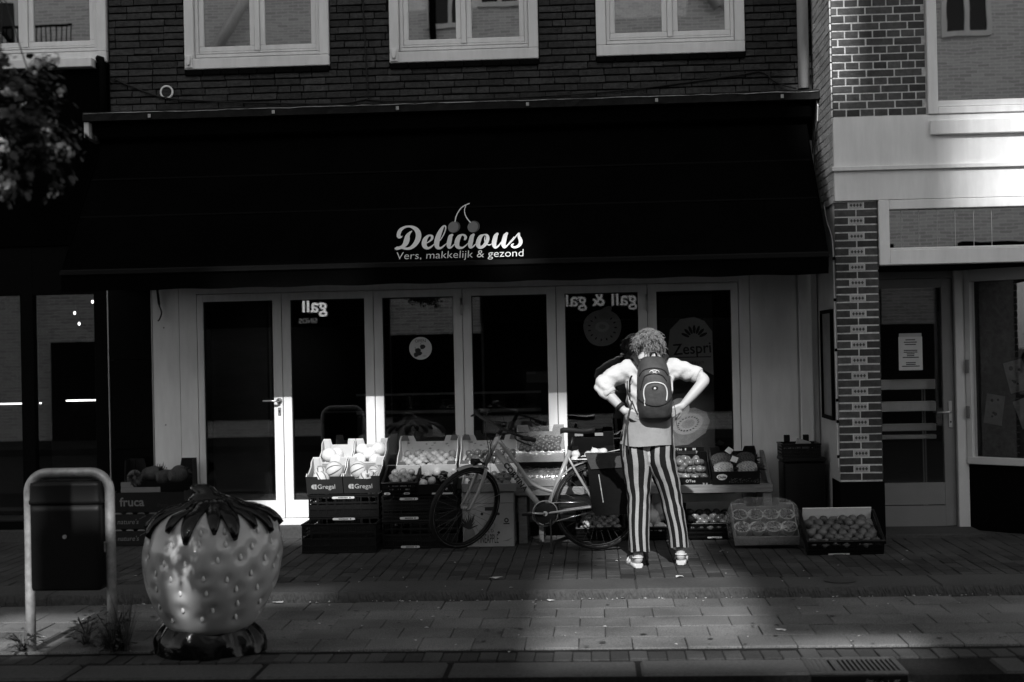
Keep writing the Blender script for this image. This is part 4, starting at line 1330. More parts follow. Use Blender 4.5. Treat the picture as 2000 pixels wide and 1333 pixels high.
def printed_tray(label, loc, w, d, kind, lab, cat, grp, tabs='ink_mid'):
    t = carton(label, loc, w, d, .15, .19, tilt=R(20), outer='card_white', inner='card_white', front=.085)
    sp = MB(); rr = random.Random(int(loc[0]*100))
    for k in range(26):                              # fruit print on the back wall, as in the photo
        x, z = rr.uniform(-w*.45, w*.45), rr.uniform(.03, .125); r_ = rr.uniform(.006, .018)
        sp.add([(x+math.cos(2*PI*q/7)*r_*rr.uniform(.5, 1), d-.0010-.0002*k/26, z+math.sin(2*PI*q/7)*r_*.6*rr.uniform(.5, 1)) for q in range(7)], [list(range(7))])
    o = sp.build('fruit_print', 'card_inner', t); o['kind'] = 'stuff'
    for sg in (-1, 1):
        q = MB(); q.prism([(sg*(w/2-.003), .155), (sg*(w/2-.075), .155), (sg*(w/2-.062), .20), (sg*(w/2-.02), .205)], d-.02, d-.0125, 'Y'); q.build('corner_tab', tabs, t)
        q = MB(); q.prism([(sg*(w/2-.003), .075), (sg*(w/2-.085), .07), (sg*(w/2-.07), .108), (sg*(w/2-.02), .112)], .010, .018, 'Y'); q.build('corner_tab', tabs, t)
    fill(kind, t, w-.02, d-.03, .037, .012, lab, cat, grp, layers=1, jitter=.3, name=cat)
    fill(kind, t, w-.10, .16, .036, .070, lab, cat, grp, layers=1, jitter=.3, ymin=.13, keep=.75, name=cat)
    return t
printed_tray('white printed fruit tray at the back behind the middle stack', (-1.415, -.60, .585), .50, .36, 'peach', 'peach in the white tray behind the middle stack', 'peach', 'peaches in the left white tray')
printed_tray('white printed fruit tray behind the bicycle handlebar', (-.90, -.60, .585), .48, .36, 'apple', 'dark apple in the white tray behind the handlebar', 'apple', 'apples in the right white tray')
t = carton('slanted tray of nectarines behind the front fork of the bicycle', (-.88, -.82, .455), .44, .30, .11, .13, tilt=R(18), outer='card_inner', inner='card_white', front=.07)
fill('apple', t, .42, .28, .036, .012, 'nectarine in the tray behind the front fork', 'nectarine', 'nectarines behind the fork', layers=1, name='nectarine', jitter=.25)
# hidden trestle that carries the slanted trays
t = thing('trestle', 'dark trestle under the white fruit trays behind the bicycle', 'trestle', (-1.05, -.40, 0))
MB().cbox(-.64, .62, -.18, .25, .545, .575, .004).build('top', 'wood', t)
for sx in (-.6, .58):
    for sy in (-.15, .22):
        MB().cbox(sx-.02, sx+.02, sy-.02, sy+.02, 0, .544, .004).build('leg', 'wood', t)

# ---- pineapple carton
t = thing('pineapple_carton', 'tall pale cardboard carton printed with a pineapple, behind the front wheel', 'carton', (-.90, -.80, 0))
b = MB(); b.cbox(-.205, .215, 0, .36, 0, .355, .003); b.build('body', 'card_inner', t)
b = MB(); b.cbox(-.209, .219, -.004, .364, .357, .445, .003); b.build('lid', 'card_inner', t)
text('lettering', 'PINEAPPLE', .105, 'ink', t, (-.085, -.0012, .030), width=.17)
text('lettering', 'GOLD', .034, 'ink', t, (-.07, -.0012, .118), spacing=1.5)
pp = MB(); rr = random.Random(2)
pp.add([(-.150+math.cos(2*PI*k/20)*.050, -.0012, .085+math.sin(2*PI*k/20)*.078) for k in range(20)], [list(range(20))], 0)
for k in range(22):
    a = rr.uniform(.25, PI-.25); L_ = rr.uniform(.08, .15); c = Vector((-.150, -.0016-.0001*k, .15)); dv = Vector((math.cos(a), 0, math.sin(a))); sv = Vector((-dv.z, 0, dv.x))*.008
    pp.add([c-sv, c+sv, c+dv*L_], [(0, 1, 2)], 1)
o = pp.build('pineapple_print', ['ink_mid', 'ink'], t)
for (x, z, r_, m_) in ((.09, .115, .011, 'ink'), (-.045, .268, .012, 'ink'), (.09, .268, .012, 'ink')):
    q = MB(); q.add([(x+math.cos(2*PI*k/16)*r_, -.0014, z+math.sin(2*PI*k/16)*r_) for k in range(16)], [list(range(16))]); q.build('air_hole', m_, t)
for r_ in (.048, .042):
    q = MB(); q.loft([[(.015+math.cos(2*PI*k/24)*rr_, -.0015, .175+math.sin(2*PI*k/24)*rr_*.75) for k in range(24)] for rr_ in (r_, r_-.0025)], 0, False, False); q.build('emblem', 'ink_mid', t)
q = MB(); q.loft([[(.155+math.cos(2*PI*k/20)*rr_, -.0015, .215+math.sin(2*PI*k/20)*rr_) for k in range(20)] for rr_ in (.019, .009)], 0, False, False); q.build('emblem', 'ink', t)
q = MB(); q.box(.13, .18, -.0018, -.0012, .183, .192); q.build('emblem', 'ink', t)
q = MB(); q.box(-.02, .055, -.0018, -.0012, .295, .325); q.build('emblem', 'ink', t)
q = MB(); q.add([(.115, -.0015, .045), (.15, -.0015, .053), (.205, -.0015, .072), (.165, -.0015, .05), (.19, -.0015, .045)], [(0, 1, 2, 3, 4)]); q.build('emblem', 'ink_mid', t)
for (px, py) in ((-.1, .1), (.05, .09), (.0, .2), (-.13, .22)):
    fruit('pineapple', None, (-.90+px, -.80+py, .50), .05, 'brown pineapple lying on the pineapple carton', 'pineapple', 'pineapples on the carton', rot=(1.4, .3, frnd.uniform(0, 6)))

# ---- wooden bench
t = thing('wooden_bench', 'low wooden display bench carrying fruit boxes right of the bicycle', 'bench', (.38, -.65, 0))
for k in range(4):
    MB().cbox(-1.06, 1.05, .005+k*.15, .145+k*.15, .43, .462, .004).build('plank', 'wood', t)
MB().cbox(-1.06, 1.055, -.022, .003, .398, .468, .004).build('front_rail', 'wood', t)
for x in (-1.0, 1.01):
    for y in (.03, .52):
        MB().cbox(x-.035, x+.035, y-.03, y+.03, 0, .428, .004).build('leg', 'wood', t)
for x in (-1.0, 1.01):
    MB().cbox(x-.02, x+.02, .062, .488, .19, .23, .004).build('stretcher', 'wood', t)
MB().prism([(.03, .47), (.56, .47), (.58, .70), (.50, .69)], 1.02, 1.05, 'X').build('side_board', 'wood', t)

# ---- wrapped plum boxes
for k, (z, lab, kind) in enumerate(((.47, 'film-wrapped box of mangoes, lower of the two behind the bicycle frame', 'apple'), (.672, 'film-wrapped box of plums, upper of the two behind the bicycle frame', 'plum'))):
    t = carton(lab, (-.468, -.60, z), .395, .34, .15, .215, tilt=R(14), outer='card_inner', inner='card_inner', front=.072)
    if kind == 'plum':
        fill('plum', t, .38, .32, .0255, .075, 'dark plum in the upper wrapped box', 'plum', 'plums in the upper wrapped box', layers=1, jitter=.3, heap=.02)
        MB().box(-.19, .19, .004, .33, .006, .085).build('tray_insert', 'card_inner', t)
    else:
        fill('apple', t, .38, .30, .035, .03, 'mango in the lower wrapped box', 'mango', 'mangoes in the lower wrapped box', layers=1, jitter=.3, name='mango')
    f = MB()
    n = 14
    prof = [(-.008, .0), (-.012, .072), (.02, .10), (.10, .115), (.22, .14), (.33, .205)]
    vs, fs = [], []
    rr = random.Random(k)
    for i in range(n+1):
        x = -.204+.408*i/n
        for j, (y, zz) in enumerate(prof):
            vs.append((x, y+rr.uniform(-.004, .002), zz+rr.uniform(0, .008)))
    for i in range(n):
        for j in range(len(prof)-1):
            a = i*len(prof)+j
            fs.append((a, a+len(prof), a+len(prof)+1, a+1))
    f.add(vs, fs, 0, True); f.build('film', 'plastic_film', t)

# ---- black crate behind the saddle
t = carton('black box of pale peppers behind the bicycle saddle', (-.045, -.60, .47), .40, .34, .20, .23, tilt=R(14), outer='card_black', inner='card_black', front=.21, notch=(-.10, .10, .0))
t2 = carton('black box of pale onions above the first, behind the saddle', (-.045, -.52, .60), .39, .30, .10, .20, tilt=R(22), outer='card_black', inner='card_black', front=.085)
for x in (-.10, .07):
    q = MB(); q.box(x-.035, x+.035, .288, .2935, .165, .19); q.build('slot_print', 'card_inner', t2)
for (px, py, r_) in ((-.13, .06, .042), (-.06, .05, .045), (-.02, .14, .04), (.045, .08, .042), (.125, .09, .045), (-.13, .16, .04), (.10, .19, .042), (.03, .2, .04)):
    fruit('onion', t2, (px, py, .055), r_, 'round pale onion in the black box behind the saddle', 'onion', 'onions behind the saddle')
for x in (-.13, -.03):
    fruit('tomato', t, (x, -.02, .12), .04, 'pale tomato between the stacked black boxes behind the saddle', 'tomato', 'tomatoes behind the saddle')

# ---- boxes right of the person
t = carton('black box of tomatoes with white lettering beside the person', (.765, -.66, .468), .33, .40, .085, .10, tilt=R(24), outer='card_black', inner='card_black', front=.07)
text('lettering', 'OTee', .034, 'label_white', t, (.0, -.0065, .026), align='CENTER')
for x in (-.14, .10, .125, -.11):
    q = MB(); q.box(x, x+.014, -.0078, -.0062, .0, .018); q.build('print', 'card_inner', t)
hd = MB(); hd.box(-.15, .14, .40, .408, .10, .135); hl = hd.build('header_card', 'card_black', t)
text('lettering', 'OTee', .030, 'label_white', t, (-.115, .3985, .107))
for x in (-.02, .045, .06):
    q = MB(); q.box(x, x+.010, .3965, .399, .108, .126); q.build('print', 'label_white', t)
fill('tomato', t, .31, .38, .036, .012, 'glossy tomato in the black box beside the person', 'tomato', 'tomatoes in the black box', layers=1, jitter=.15)
fill('tomato', t, .27, .30, .035, .060, 'glossy tomato in the black box beside the person', 'tomato', 'tomatoes in the black box', layers=1, jitter=.2, ymin=.05, keep=.7)

t = carton('black box of pineapples with an oval label on the bench end', (1.135, -.67, .468), .385, .40, .125, .16, tilt=R(20), outer='card_black', inner='card_black', front=.115)
q = MB(); q.prism([(-.115+math.cos(2*PI*k/20)*.045*(1.0 if math.sin(2*PI*k/20) > 0 else .85), .068+math.sin(2*PI*k/20)*.026) for k in range(20)], -.0085, -.0065, 'Y'); tg = q.build('label', 'label_white', t)
text('lettering', 'Dole', .032, 'ink', t, (-.147, -.0092, .058), offset=.0008)
q = MB(); rr = random.Random(8)
for k in range(60):
    x, z = rr.uniform(-.06, .18), rr.uniform(.012, .05); q.add([(x, -.0068, z), (x+.008, -.0068, z+.003), (x+.004, -.0068, z+.008)], [(0, 1, 2)])
o = q.build('pineapple_print', 'ink_mid', t); o['kind'] = 'stuff'
for i, (px, py, a, kind) in enumerate(((-.095, .10, .0, 'pineapple_light'), (.095, .10, .1, 'pineapple_light'), (-.10, .27, .0, 'pineapple'), (.10, .28, .1, 'pineapple'))):
    M_ = t.matrix_basis
    fruit(kind, t, (px, py, .085), .062, ('front left pineapple lying in the black box, pale side up', 'front right pineapple lying in the black box, pale side up', 'dark pineapple at the back left of the black box', 'dark pineapple at the back right of the black box')[i], 'pineapple', 'pineapples in the black box', 'pineapple', rot=(1.45, .2, PI/2+a))
for i, (x, y, z, a) in enumerate(((-.005, .12, .165, .4), (-.03, .30, .165, .7))):
    q = MB(); q.M = Matrix.Rotation(R(-35), 4, 'X') @ Matrix.Rotation(a, 4, 'Y'); q.cbox(-.027, .027, -.001, .001, -.024, .03, .0008)
    o = q.build('hang_tag', 'label_white', None, t.matrix_basis @ Vector((x, y, z))); tag(o, ('bright white hang tag on the front pineapples', 'white hang tag on the rear pineapples')[i], 'tag', 'pineapple tags')

# ---- under the bench
def under(label, x, w_, kind, lab, cat, grp, r, y=-.56, outer='plastic_black', layers=2, lining=False, h=.10, tilt=R(20), name=None):
    t = crate(label, (x, y, .012), w_, .38, h, tilt=tilt, plates=[(0, .012, .12, .012)] if lining else ())
    if lining:
        q = MB(); q.box(-w_/2+.02, w_/2-.02, .352, .358, .02, h+.035); q.build('paper_lining', 'paper', t)
    fill(kind, t, w_-.03, .34, r, .014+(.045 if layers == 1 else 0), lab, cat, grp, layers=layers, jitter=.2, name=name)
    return t
under('black crate of small apples under the bench behind the rear wheel', .02, .40, 'apple_pale', 'apple in the crate behind the rear wheel', 'apple', 'apples behind the rear wheel', .034, layers=1)
under('crate of large pale melons under the bench between the striped legs', .46, .34, 'melon', 'large pale melon under the bench between the striped legs', 'melon', 'melons under the bench', .060, layers=2)
under('black crate of dark apples with white lining under the bench', .96, .46, 'apple', 'dark apple in the lined crate under the bench', 'apple', 'dark apples under the bench', .036, layers=1, lining=True, h=.13)

# ---- tilted crate of pears at the right
t = crate('large tilted black crate of pears standing before the brick pillar', (1.865, -1.50, .003), .575, .46, .11, tilt=R(24), plates=[(-.05, .01, .16, .010)])
MB().box(-.27, .27, .01, .435, .013, .05).build('straw_bed', 'card_inner', t)
q = MB(); q.box(-.265, .265, .435, .445, .02, .15); q.build('paper_lining', 'paper', t)
fill('pear', t, .55, .42, .038, .045, 'pear lying in the large tilted crate', 'pear', 'pears in the tilted crate', layers=1, jitter=.25, rot=lambda: (frnd.uniform(.6, 2.2), frnd.uniform(-.9, .9), frnd.uniform(0, 6.28)))
q = MB(); q.cbox(-.25, .25, 0, .04, 0, .17, .004); o = q.build('wedge_block', 'wood', None, (1.865, -1.13, .003)); tag(o, 'wooden block propping the back of the pear crate', 'block')

# ---- film bag with grape punnets
t = carton('clear film bag over a box of grape bunches on the pavement before the bench', (1.325, -1.10, .03), .50, .40, .10, .12, tilt=R(28), outer='card_inner', inner='card_inner', front=.08, name='grape_bag')
Mg = t.matrix_basis.copy()
for i in range(8):
    cx_ = -.185+(i % 4)*.123; cy_ = .11 if i < 4 else .28
    pun = MB()
    pun.loft([[(math.cos(2*PI*k/16)*r_, math.sin(2*PI*k/16)*r_*1.15, z) for k in range(16)] for r_, z in ((.040, 0), (.062, .06), (.066, .062), (.058, .06), (.036, .004))], 0)
    pm = pun.build('punnet', 'paper', None, Mg @ Vector((cx_, cy_, .035)), (R(28), 0, 0))
    tag(pm, 'pale paper punnet of grapes inside the film bag', 'punnet', 'grape punnets in the film bag')
    gb = MB(); rr = random.Random(i)
    for k in range(34):
        a, r_ = rr.uniform(0, 2*PI), math.sqrt(rr.random())*.046
        gb.ball((math.cos(a)*r_, math.sin(a)*r_*1.1, .055+.03*(1-(r_/.05)**2)+rr.uniform(-.006, .006)), .0115, None, None, 8, 6)
    o = gb.build('berries', 'grape', pm); o['kind'] = 'stuff'
fb = MB()
n, mrow = 28, 14
rr = random.Random(4)
vs, fs = [], []
for j in range(mrow+1):
    v_ = j/mrow
    for i in range(n):
        a = 2*PI*i/n
        ex = .285*(abs(math.cos(a))**.55)*(1 if math.cos(a) > 0 else -1)
        ey = .235*(abs(math.sin(a))**.55)*(1 if math.sin(a) > 0 else -1)
        s_ = (1, 1.05, 1.06, 1.05, 1.03, 1.0, .98, .95, .90, .8, .66, .5, .33, .16, .0)[j]
        z = min(.16, .012+.16*min(1, v_*1.7))+(.012 if 4 < j < 13 else 0)
        vs.append((ex*s_+rr.uniform(-.008, .008), .2+ey*s_+rr.uniform(-.008, .008), z+rr.uniform(-.008, .008)))
for j in range(mrow):
    for i in range(n):
        fs.append((j*n+i, j*n+(i+1) % n, (j+1)*n+(i+1) % n, (j+1)*n+i))
fb.add(vs, fs, 0, True); fb.build('film', 'plastic_film', t)

# ---- black container by the right wall
t = thing('black_container', 'tall black container standing against the white wall left of the pillar', 'container', (1.72, -.48, 0))
MB().cbox(-.17, .17, 0, .36, 0, .62, .012).build('body', 'plastic_black', t)
MB().cbox(-.18, .18, -.012, .372, .622, .66, .01).build('lid', 'plastic_black', t)
t = crate('black crate with bits of packaging on top of the black container', (1.70, -.46, .663), .32, .30, .10)
for sg in (-.08, .08):
    MB().cbox(sg-.025, sg+.025, .27, .30, .113, .17, .004).build('post', 'plastic_black', t)
q = MB(); q.M = Matrix.Rotation(.3, 4, 'Y'); q.cbox(-.06, .05, .02, .10, .05, .125, .004); o = q.build('packaging', 'card_inner', None, (1.70, -.46, .68)); tag(o, 'crumpled pale packaging in the crate on the black container', 'packaging')

# ---- pineapple stack at the left
for k, (z, lab) in enumerate(((.004, 'lowest black box with white script lettering in the left stack'), (.146, 'second black box with white script lettering in the left stack'))):
    t = thing('fruit_box', lab, 'box', (-3.87, -.50, z), (0, 0, 0), 'black boxes with script lettering')
    MB().cbox(-.26, .26, 0, .38, 0, .125, .003).build('body', 'card_black', t)
    text('lettering', "nature's", .058, 'ink_mid', t, (-.215, -.0012, .045), shear=.18)
    q = MB()
    for m_ in range(5):
        q.add([(-.02+m_*.012, -.0016, .085+m_*.006), (-.013+m_*.012, -.0016, .087+m_*.006), (-.014+m_*.012, -.0016, .098+m_*.006)], [(0, 1, 2)])
    q.build('print', 'ink_mid', t)
    for m_ in range(5):
        q = MB(); q.add([(-.21+m_*.1+math.cos(PI*a/8)*.032, -.0016+.0, .127+math.sin(PI*a/8)*.0001) for a in (0,)]+[(-.21+m_*.1+math.cos(PI*a/8)*.034, .012, .128+math.sin(PI*a/8)*.014) for a in range(9)], [list(range(1, 10))]); q.build('scallop', 'card_inner', t)
    q = MB(); q.prism([(.185+math.cos(a)*.045, .05+math.sin(a)*.05) for a in [1.2+2.6*k_/8 for k_ in range(9)]], -.003, -.0012, 'Y'); q.build('print', 'label_white', t)
t = carton('wide black box of pineapples on top of the left stack', (-3.80, -.50, .290), .60, .42, .17, .40, tilt=R(4), outer='card_black', inner='card_black', front=.17)
text('lettering', 'fruca', .105, 'ink_mid', t, (-.255, -.0068, .055), offset=.002)
text('lettering', 'fresh', .05, 'card_dark', t, (.06, -.0068, .045), shear=.4)
q = MB(); q.box(-.24, .10, -.0075, .0, .172, .215); q.build('flap', 'ink_mid', t)
q = MB(); q.prism([(-.24, .216), (-.24, .26), (-.16, .262), (-.13, .216)], -.004, .0, 'Y'); q.build('flap', 'ink_mid', t)
for i, (px, py, a) in enumerate(((-.16, .12, .3), (-.01, .20, 1.2), (.10, .14, 2.0), (.20, .22, .6), (-.08, .30, .9), (.22, .10, 2.4))):
    fruit('pineapple', t, (px, py, .28+.02*(i % 2)), .060, 'dark pineapple lying in the wide black box at the left', 'pineapple', 'pineapples at the left', rot=(1.5, .2, a))

# ================================================================ BICYCLE
mat('bike_paint', 0.24, 0.3, 0.5, 0.05, 10, coat=.5)
mat('tyre', 0.008, 0.75, 0.3, 0.2, 20, .3, 200)
mat('tyre_stripe', 0.22, 0.6, 0.3, 0.1, 20)
mat('spoke', 0.12, 0.4, 0.4, 0.1, 20, metal=.8)
mat('chrome', 0.5, 0.2, 0.5, 0.05, 20, metal=1.0)
mat('bag_black', 0.003, 0.75, 0.1, 0.3, 10, .2, 40)
mat('bag_grey', 0.045, 0.8, 0.2, 0.15, 20, .3, 60)
bike = thing('bicycle', 'grey step-through city bicycle with black pannier parked in front of the fruit', 'bicycle', (-.45, -1.1, 0), (R(-3), 0, 0))
def bl(x, z, y=0.0): return (x+.45, y, z)          # world x, z in the bicycle's plane -> local
def wheel(parent, c, Rw=.345, front=False):
    t = MB()
    n = 56
    t.loft([[((Rw-.020)*math.cos(a)+.020*math.cos(b)*math.cos(a), .020*math.sin(b), (Rw-.020)*math.sin(a)+.020*math.cos(b)*math.sin(a)) for b in [2*PI*k/10 for k in range(10)]] for a in [2*PI*i/n for i in range(n)]], 0, closed=True, cap0=False, cap1=False)
    tyre = t.build('wheel', 'tyre', parent, c)
    for sg in (-1, 1):
        s_ = MB(); s_.loft([[((Rw-.030+q)*math.cos(a), sg*yy, (Rw-.030+q)*math.sin(a)) for (q, yy) in ((0, .0185), (.006, .0196))] for a in [2*PI*i/n for i in range(n)]], 0, False, False, True, True); s_.build('reflex_stripe', 'tyre_stripe', tyre)
    r_ = MB(); r_.loft([[((Rw-.038+q)*math.cos(a), y_, (Rw-.038+q)*math.sin(a)) for (q, y_) in ((-.008, -.010), (.004, -.013), (.004, .013), (-.008, .010))] for a in [2*PI*i/n for i in range(n)]], 0, False, False, True, True); r_.build('rim', 'plastic_black', tyre)
    sp = MB()
    for k in range(32):
        a = 2*PI*k/32; sg = 1 if k % 2 else -1; off = .9*(1 if (k//2) % 2 else -1)
        sp.tube([(.024*math.cos(a+off), sg*.026, .024*math.sin(a+off)), ((Rw-.044)*math.cos(a), sg*.003, (Rw-.044)*math.sin(a))], .0011, 4, caps=False)
    o = sp.build('spokes', 'spoke', tyre); o['kind'] = 'stuff'
    h = MB(); h.tube([(0, -.032, 0), (0, .032, 0)], .022, 14); h.tube([(0, -.055, 0), (0, .055, 0)], .006, 8)
    if not front: h.tube([(0, -.030, 0), (0, .03, 0)], .038, 16)
    h.build('hub', 'galv' if front else 'plastic_black', tyre)
    return tyre
RH = bl(-.008, .352)
wheel(bike, RH)
def tubepart(name, pts, r, m='bike_paint', n=12, parent=None, k=6, flat=1.0):
    b = MB(); b.tube(smooth_path(pts, k) if len(pts) > 2 else pts, r, n, flat=flat); return b.build(name, m, parent or bike)
HT, HB = bl(-.785, .905), bl(-.885, .705)
BB = bl(-.415, .300)
tubepart('head_tube', [bl(-.775, .93), bl(-.893, .690)], .021)
tubepart('down_tube', [bl(-.80, .80), bl(-.415, .300)], .0245, n=16)
tubepart('top_tube', [bl(-.775, .885), bl(-.64, .70), bl(-.54, .562), bl(-.50, .527), bl(-.44, .497), bl(-.345, .468)], .0155)
tubepart('seat_tube', [bl(-.415, .300), bl(-.208, .795)], .0185)
for sy in (-.035, .035):
    tubepart('chain_stay', [bl(-.415, .300, sy*.6), bl(-.30, .315, sy*1.5), bl(-.008, .352, sy*1.6)], .010)
    tubepart('seat_stay', [bl(-.225, .745, sy*.5), bl(-.16, .62, sy*1.3), bl(-.008, .352, sy*1.6)], .0095)
tubepart('seat_post', [bl(-.212, .785), bl(-.185, .90)], .013, 'plastic_black')
# saddle
sd = MB()
rings = []
for u, hw, zt in ((0, .014, .958), (.03, .022, .968), (.08, .026, .965), (.14, .045, .958), (.20, .080, .955), (.245, .090, .962), (.27, .075, .965), (.278, .05, .962)):
    x = -.285+u
    rings.append([bl(x, zt+(-.0 if math.sin(a) > 0 else -.02)+.012*math.sin(a), hw*math.cos(a)) for a in [2*PI*k/12 for k in range(12)]])
sd.loft(rings, 0); sd.build('saddle', 'rubber', bike)
# lettering on the down tube
dt = math.atan2(.300-.80, -.415+.80)
text('lettering', 'CORTINA', .058, 'rubber', bike, (bl(-.733, .700)[0]-.012, -.0256, .700-.011), (PI/2, -dt, 0), offset=.0018, spacing=1.08)
# crank, chain case, pedals
c = MB(); c.tube([bl(-.415, .300, -.042), bl(-.415, .300, -.036)], .085, 30); c.build('chain_wheel', 'plastic_black', bike)
c = MB(); c.loft([[bl(-.415+math.cos(2*PI*k/30)*r_, .300+math.sin(2*PI*k/30)*r_, y_) for k in range(30)] for r_, y_ in ((.098, -.05), (.104, -.046), (.104, -.03), (.092, -.03), (.092, -.046))], 0, False, False); c.build('chain_guard', 'bike_paint', bike)
tubepart('chain', [bl(-.415, .385, -.04), bl(-.008, .385, -.04)], .005, 'steel', 6)
tubepart('chain', [bl(-.415, .218, -.04), bl(-.008, .318, -.04)], .004, 'steel', 6)
tubepart('crank', [bl(-.415, .300, -.06), bl(-.55, .305, -.065)], .010, 'alu')
tubepart('crank', [bl(-.415, .300, .06), bl(-.28, .295, .065)], .010, 'alu')
for x, y in ((-.555, -.11), (-.275, .11)):
    q = MB(); q.cbox(-.04, .04, -.045, .045, -.010, .010, .004); q.build('pedal', 'plastic_black', bike, bl(x, .30, y))
tubepart('bottom_bracket', [bl(-.415, .300, -.055), bl(-.415, .300, .055)], .020, 'galv')
# kickstand
tubepart('kickstand', [bl(-.38, .285, -.02), bl(-.37, .14, -.08), bl(-.372, -.010, -.14)], .008, 'plastic_black')
q = MB(); q.ball((0, 0, 0), .014, .014, .01, 8, 6); q.build('stand_foot', 'plastic_black', bike, bl(-.372, .0, -.14))
# mudguards
def guard(c, Rg, a0, a1, m='bike_paint', parent=None, M_=None):
    g = MB(); n = 26
    g.loft([[((Rg+.008-.012*abs(s_)*abs(s_))*math.cos(a)+c[0], .026*s_+c[1], (Rg+.008-.012*s_*s_)*math.sin(a)+c[2]) for s_ in (-1, -.5, 0, .5, 1)] +
            [((Rg+.005-.012*s_*s_)*math.cos(a)+c[0], .024*s_+c[1], (Rg+.005-.012*s_*s_)*math.sin(a)+c[2]) for s_ in (1, .5, 0, -.5, -1)] for a in [a0+(a1-a0)*i/n for i in range(n+1)]], 0)
    return g.build('mudguard', m, parent or bike)
guard(RH, .362, R(15), R(192))
tubepart('guard_stay', [bl(.33, .43, -.03), bl(-.008, .352, -.05)], .003, 'alu', 6)
# carrier and pannier
for sy in (-.07, .07):
    tubepart('carrier', [bl(-.15, .735, sy), bl(.34, .742, sy)], .006, 'plastic_black', 8)
    tubepart('carrier_leg', [bl(.20, .74, sy), bl(-.008, .36, sy*.9)], .006, 'plastic_black', 8)
for x in (-.10, .05, .20, .33):
    tubepart('carrier_bar', [bl(x, .741, -.075), bl(x, .741, .075)], .005, 'plastic_black', 8)
for sg in (-1, 1):
    q = MB()
    q.prism([(-.075+.45, .735), (.30+.45, .735), (.305+.45, .30), (-.015+.45, .285), (-.045+.45, .33)], sg*.085, sg*.20, 'Y')
    q.build('pannier', 'bag_black', bike)
    q = MB()
    q.prism([(-.088+.45, .765), (.31+.45, .765), (.305+.45, .665), (-.045+.45, .650)], sg*.205, sg*.211, 'Y'); q.build('pannier_flap', 'bag_grey', bike)
    q = MB(); q.M = Matrix.Translation((.03+.45, sg*.2115, .50)) @ Matrix.Rotation(R(-8), 4, 'Y'); q.box(-.0035, .0035, -.002, .002, -.11, .11); q.build('reflex_strip', 'galv', bike)
q = MB(); q.box(-.088+.45, .31+.45, -.209, .209, .762, .7705); q.build('pannier_cover', 'bag_grey', bike)
q = MB(); q.add([bl(.03, .773, -.12), bl(.18, .79, -.08), bl(.27, .845, .0), bl(.2, .80, .10), bl(.08, .776, .05)], [(0, 1, 4), (1, 2, 3), (1, 3, 4)]); q.build('cloth_corner', 'paper', bike)
# lock on the seat stay
q = MB(); q.loft([[(.05*math.cos(a)*1.0+.008*math.cos(b)*math.cos(a), .008*math.sin(b), .05*math.sin(a)+.008*math.cos(b)*math.sin(a)) for b in [2*PI*k/8 for k in range(8)]] for a in [R(-60)+R(300)*i/20 for i in range(21)]], 0); q.build('ring_lock', 'plastic_black', bike, bl(-.175, .655), (0, R(20), 0))

# front end, turned about 42 degrees towards the street
PH = R(46)
piv = Vector(bl(-.885, .70))
def st(p):                                           # rotate a straight-ahead point about the steering axis
    ax = (Vector(bl(-.775, .93))-Vector(bl(-.893, .690))).normalized()
    M_ = Matrix.Translation(piv) @ Matrix.Rotation(PH, 4, ax) @ Matrix.Translation(-piv)
    return M_ @ Vector(p)
axs = (Vector(bl(-.775, .93))-Vector(bl(-.893, .690))).normalized()
MST = Matrix.Translation(piv) @ Matrix.Rotation(PH, 4, axs) @ Matrix.Translation(-piv)
FHs = Vector(bl(-1.055, .350))
fw = wheel(bike, (0, 0, 0), front=True)
fw.matrix_local = MST @ Matrix.Translation(FHs)
for sy in (-.048, .048):
    tubepart('fork_leg', [st(bl(-.905, .672, sy*.7)), st(bl(-.925, .62, sy)), st(bl(-.97, .50, sy*1.05)), st(bl(-1.055, .350, sy*1.05))], [.0155]*12+[.0135]*3+[.012]*4)
q = MB(); q.tube([st(bl(-.893, .690)), st(bl(-.907, .66))], .024, 12); q.build('fork_crown', 'bike_paint', bike)
q = MB(); q.tube([st(bl(-.899, .679)), st(bl(-.902, .673))], .0265, 12); q.build('crown_ring', 'rubber', bike)
g = guard((0, 0, 0), .362, R(58), R(108)); g.matrix_local = MST @ Matrix.Translation(FHs)
g2 = MB(); g2.tube([st(FHs+Vector((.345, -.02, .075))), st(FHs+Vector((0, -.05, 0)))], .0025, 6); g2.build('guard_stay', 'alu', bike)
# lamp
q = MB(); q.tube([st(bl(-.955, .735)), st(bl(-1.02, .735))], [.02, .03], 12); q.build('front_lamp', 'plastic_black', bike)
q = MB(); q.tube([st(bl(-.955, .735)), st(bl(-.90, .70))], .008, 8); q.build('lamp_bracket', 'plastic_black', bike)
# stem and handlebar
tubepart('stem', [bl(-.775, .93), bl(-.735, 1.01)], .017, 'plastic_black')
tubepart('stem', [st(bl(-.742, 1.0)), st(bl(-.775, 1.025)), st(bl(-.84, 1.035))], .018, 'plastic_black')
HBp = [(-.70, .985, -.30), (-.76, 1.005, -.29), (-.83, 1.03, -.25), (-.85, 1.035, -.14), (-.84, 1.035, 0), (-.85, 1.04, .14), (-.83, 1.045, .25), (-.76, 1.04, .29), (-.70, 1.03, .30)]
tubepart('handlebar', [st(bl(x, z, y)) for x, z, y in HBp], .011, 'plastic_black')
for sg in (-1, 1):
    dz = -.04 if sg < 0 else 0
    tubepart('grip', [st(bl(-.655, 1.02+dz*1.3, sg*.305)), st(bl(-.77, 1.04+dz, sg*.288))], .0185, 'rubber')
    tubepart('brake_lever', [st(bl(-.82, 1.035, sg*.26)), st(bl(-.84, 1.0, sg*.30)), st(bl(-.72, .985+dz, sg*.345))], .0055, 'plastic_black', 6)
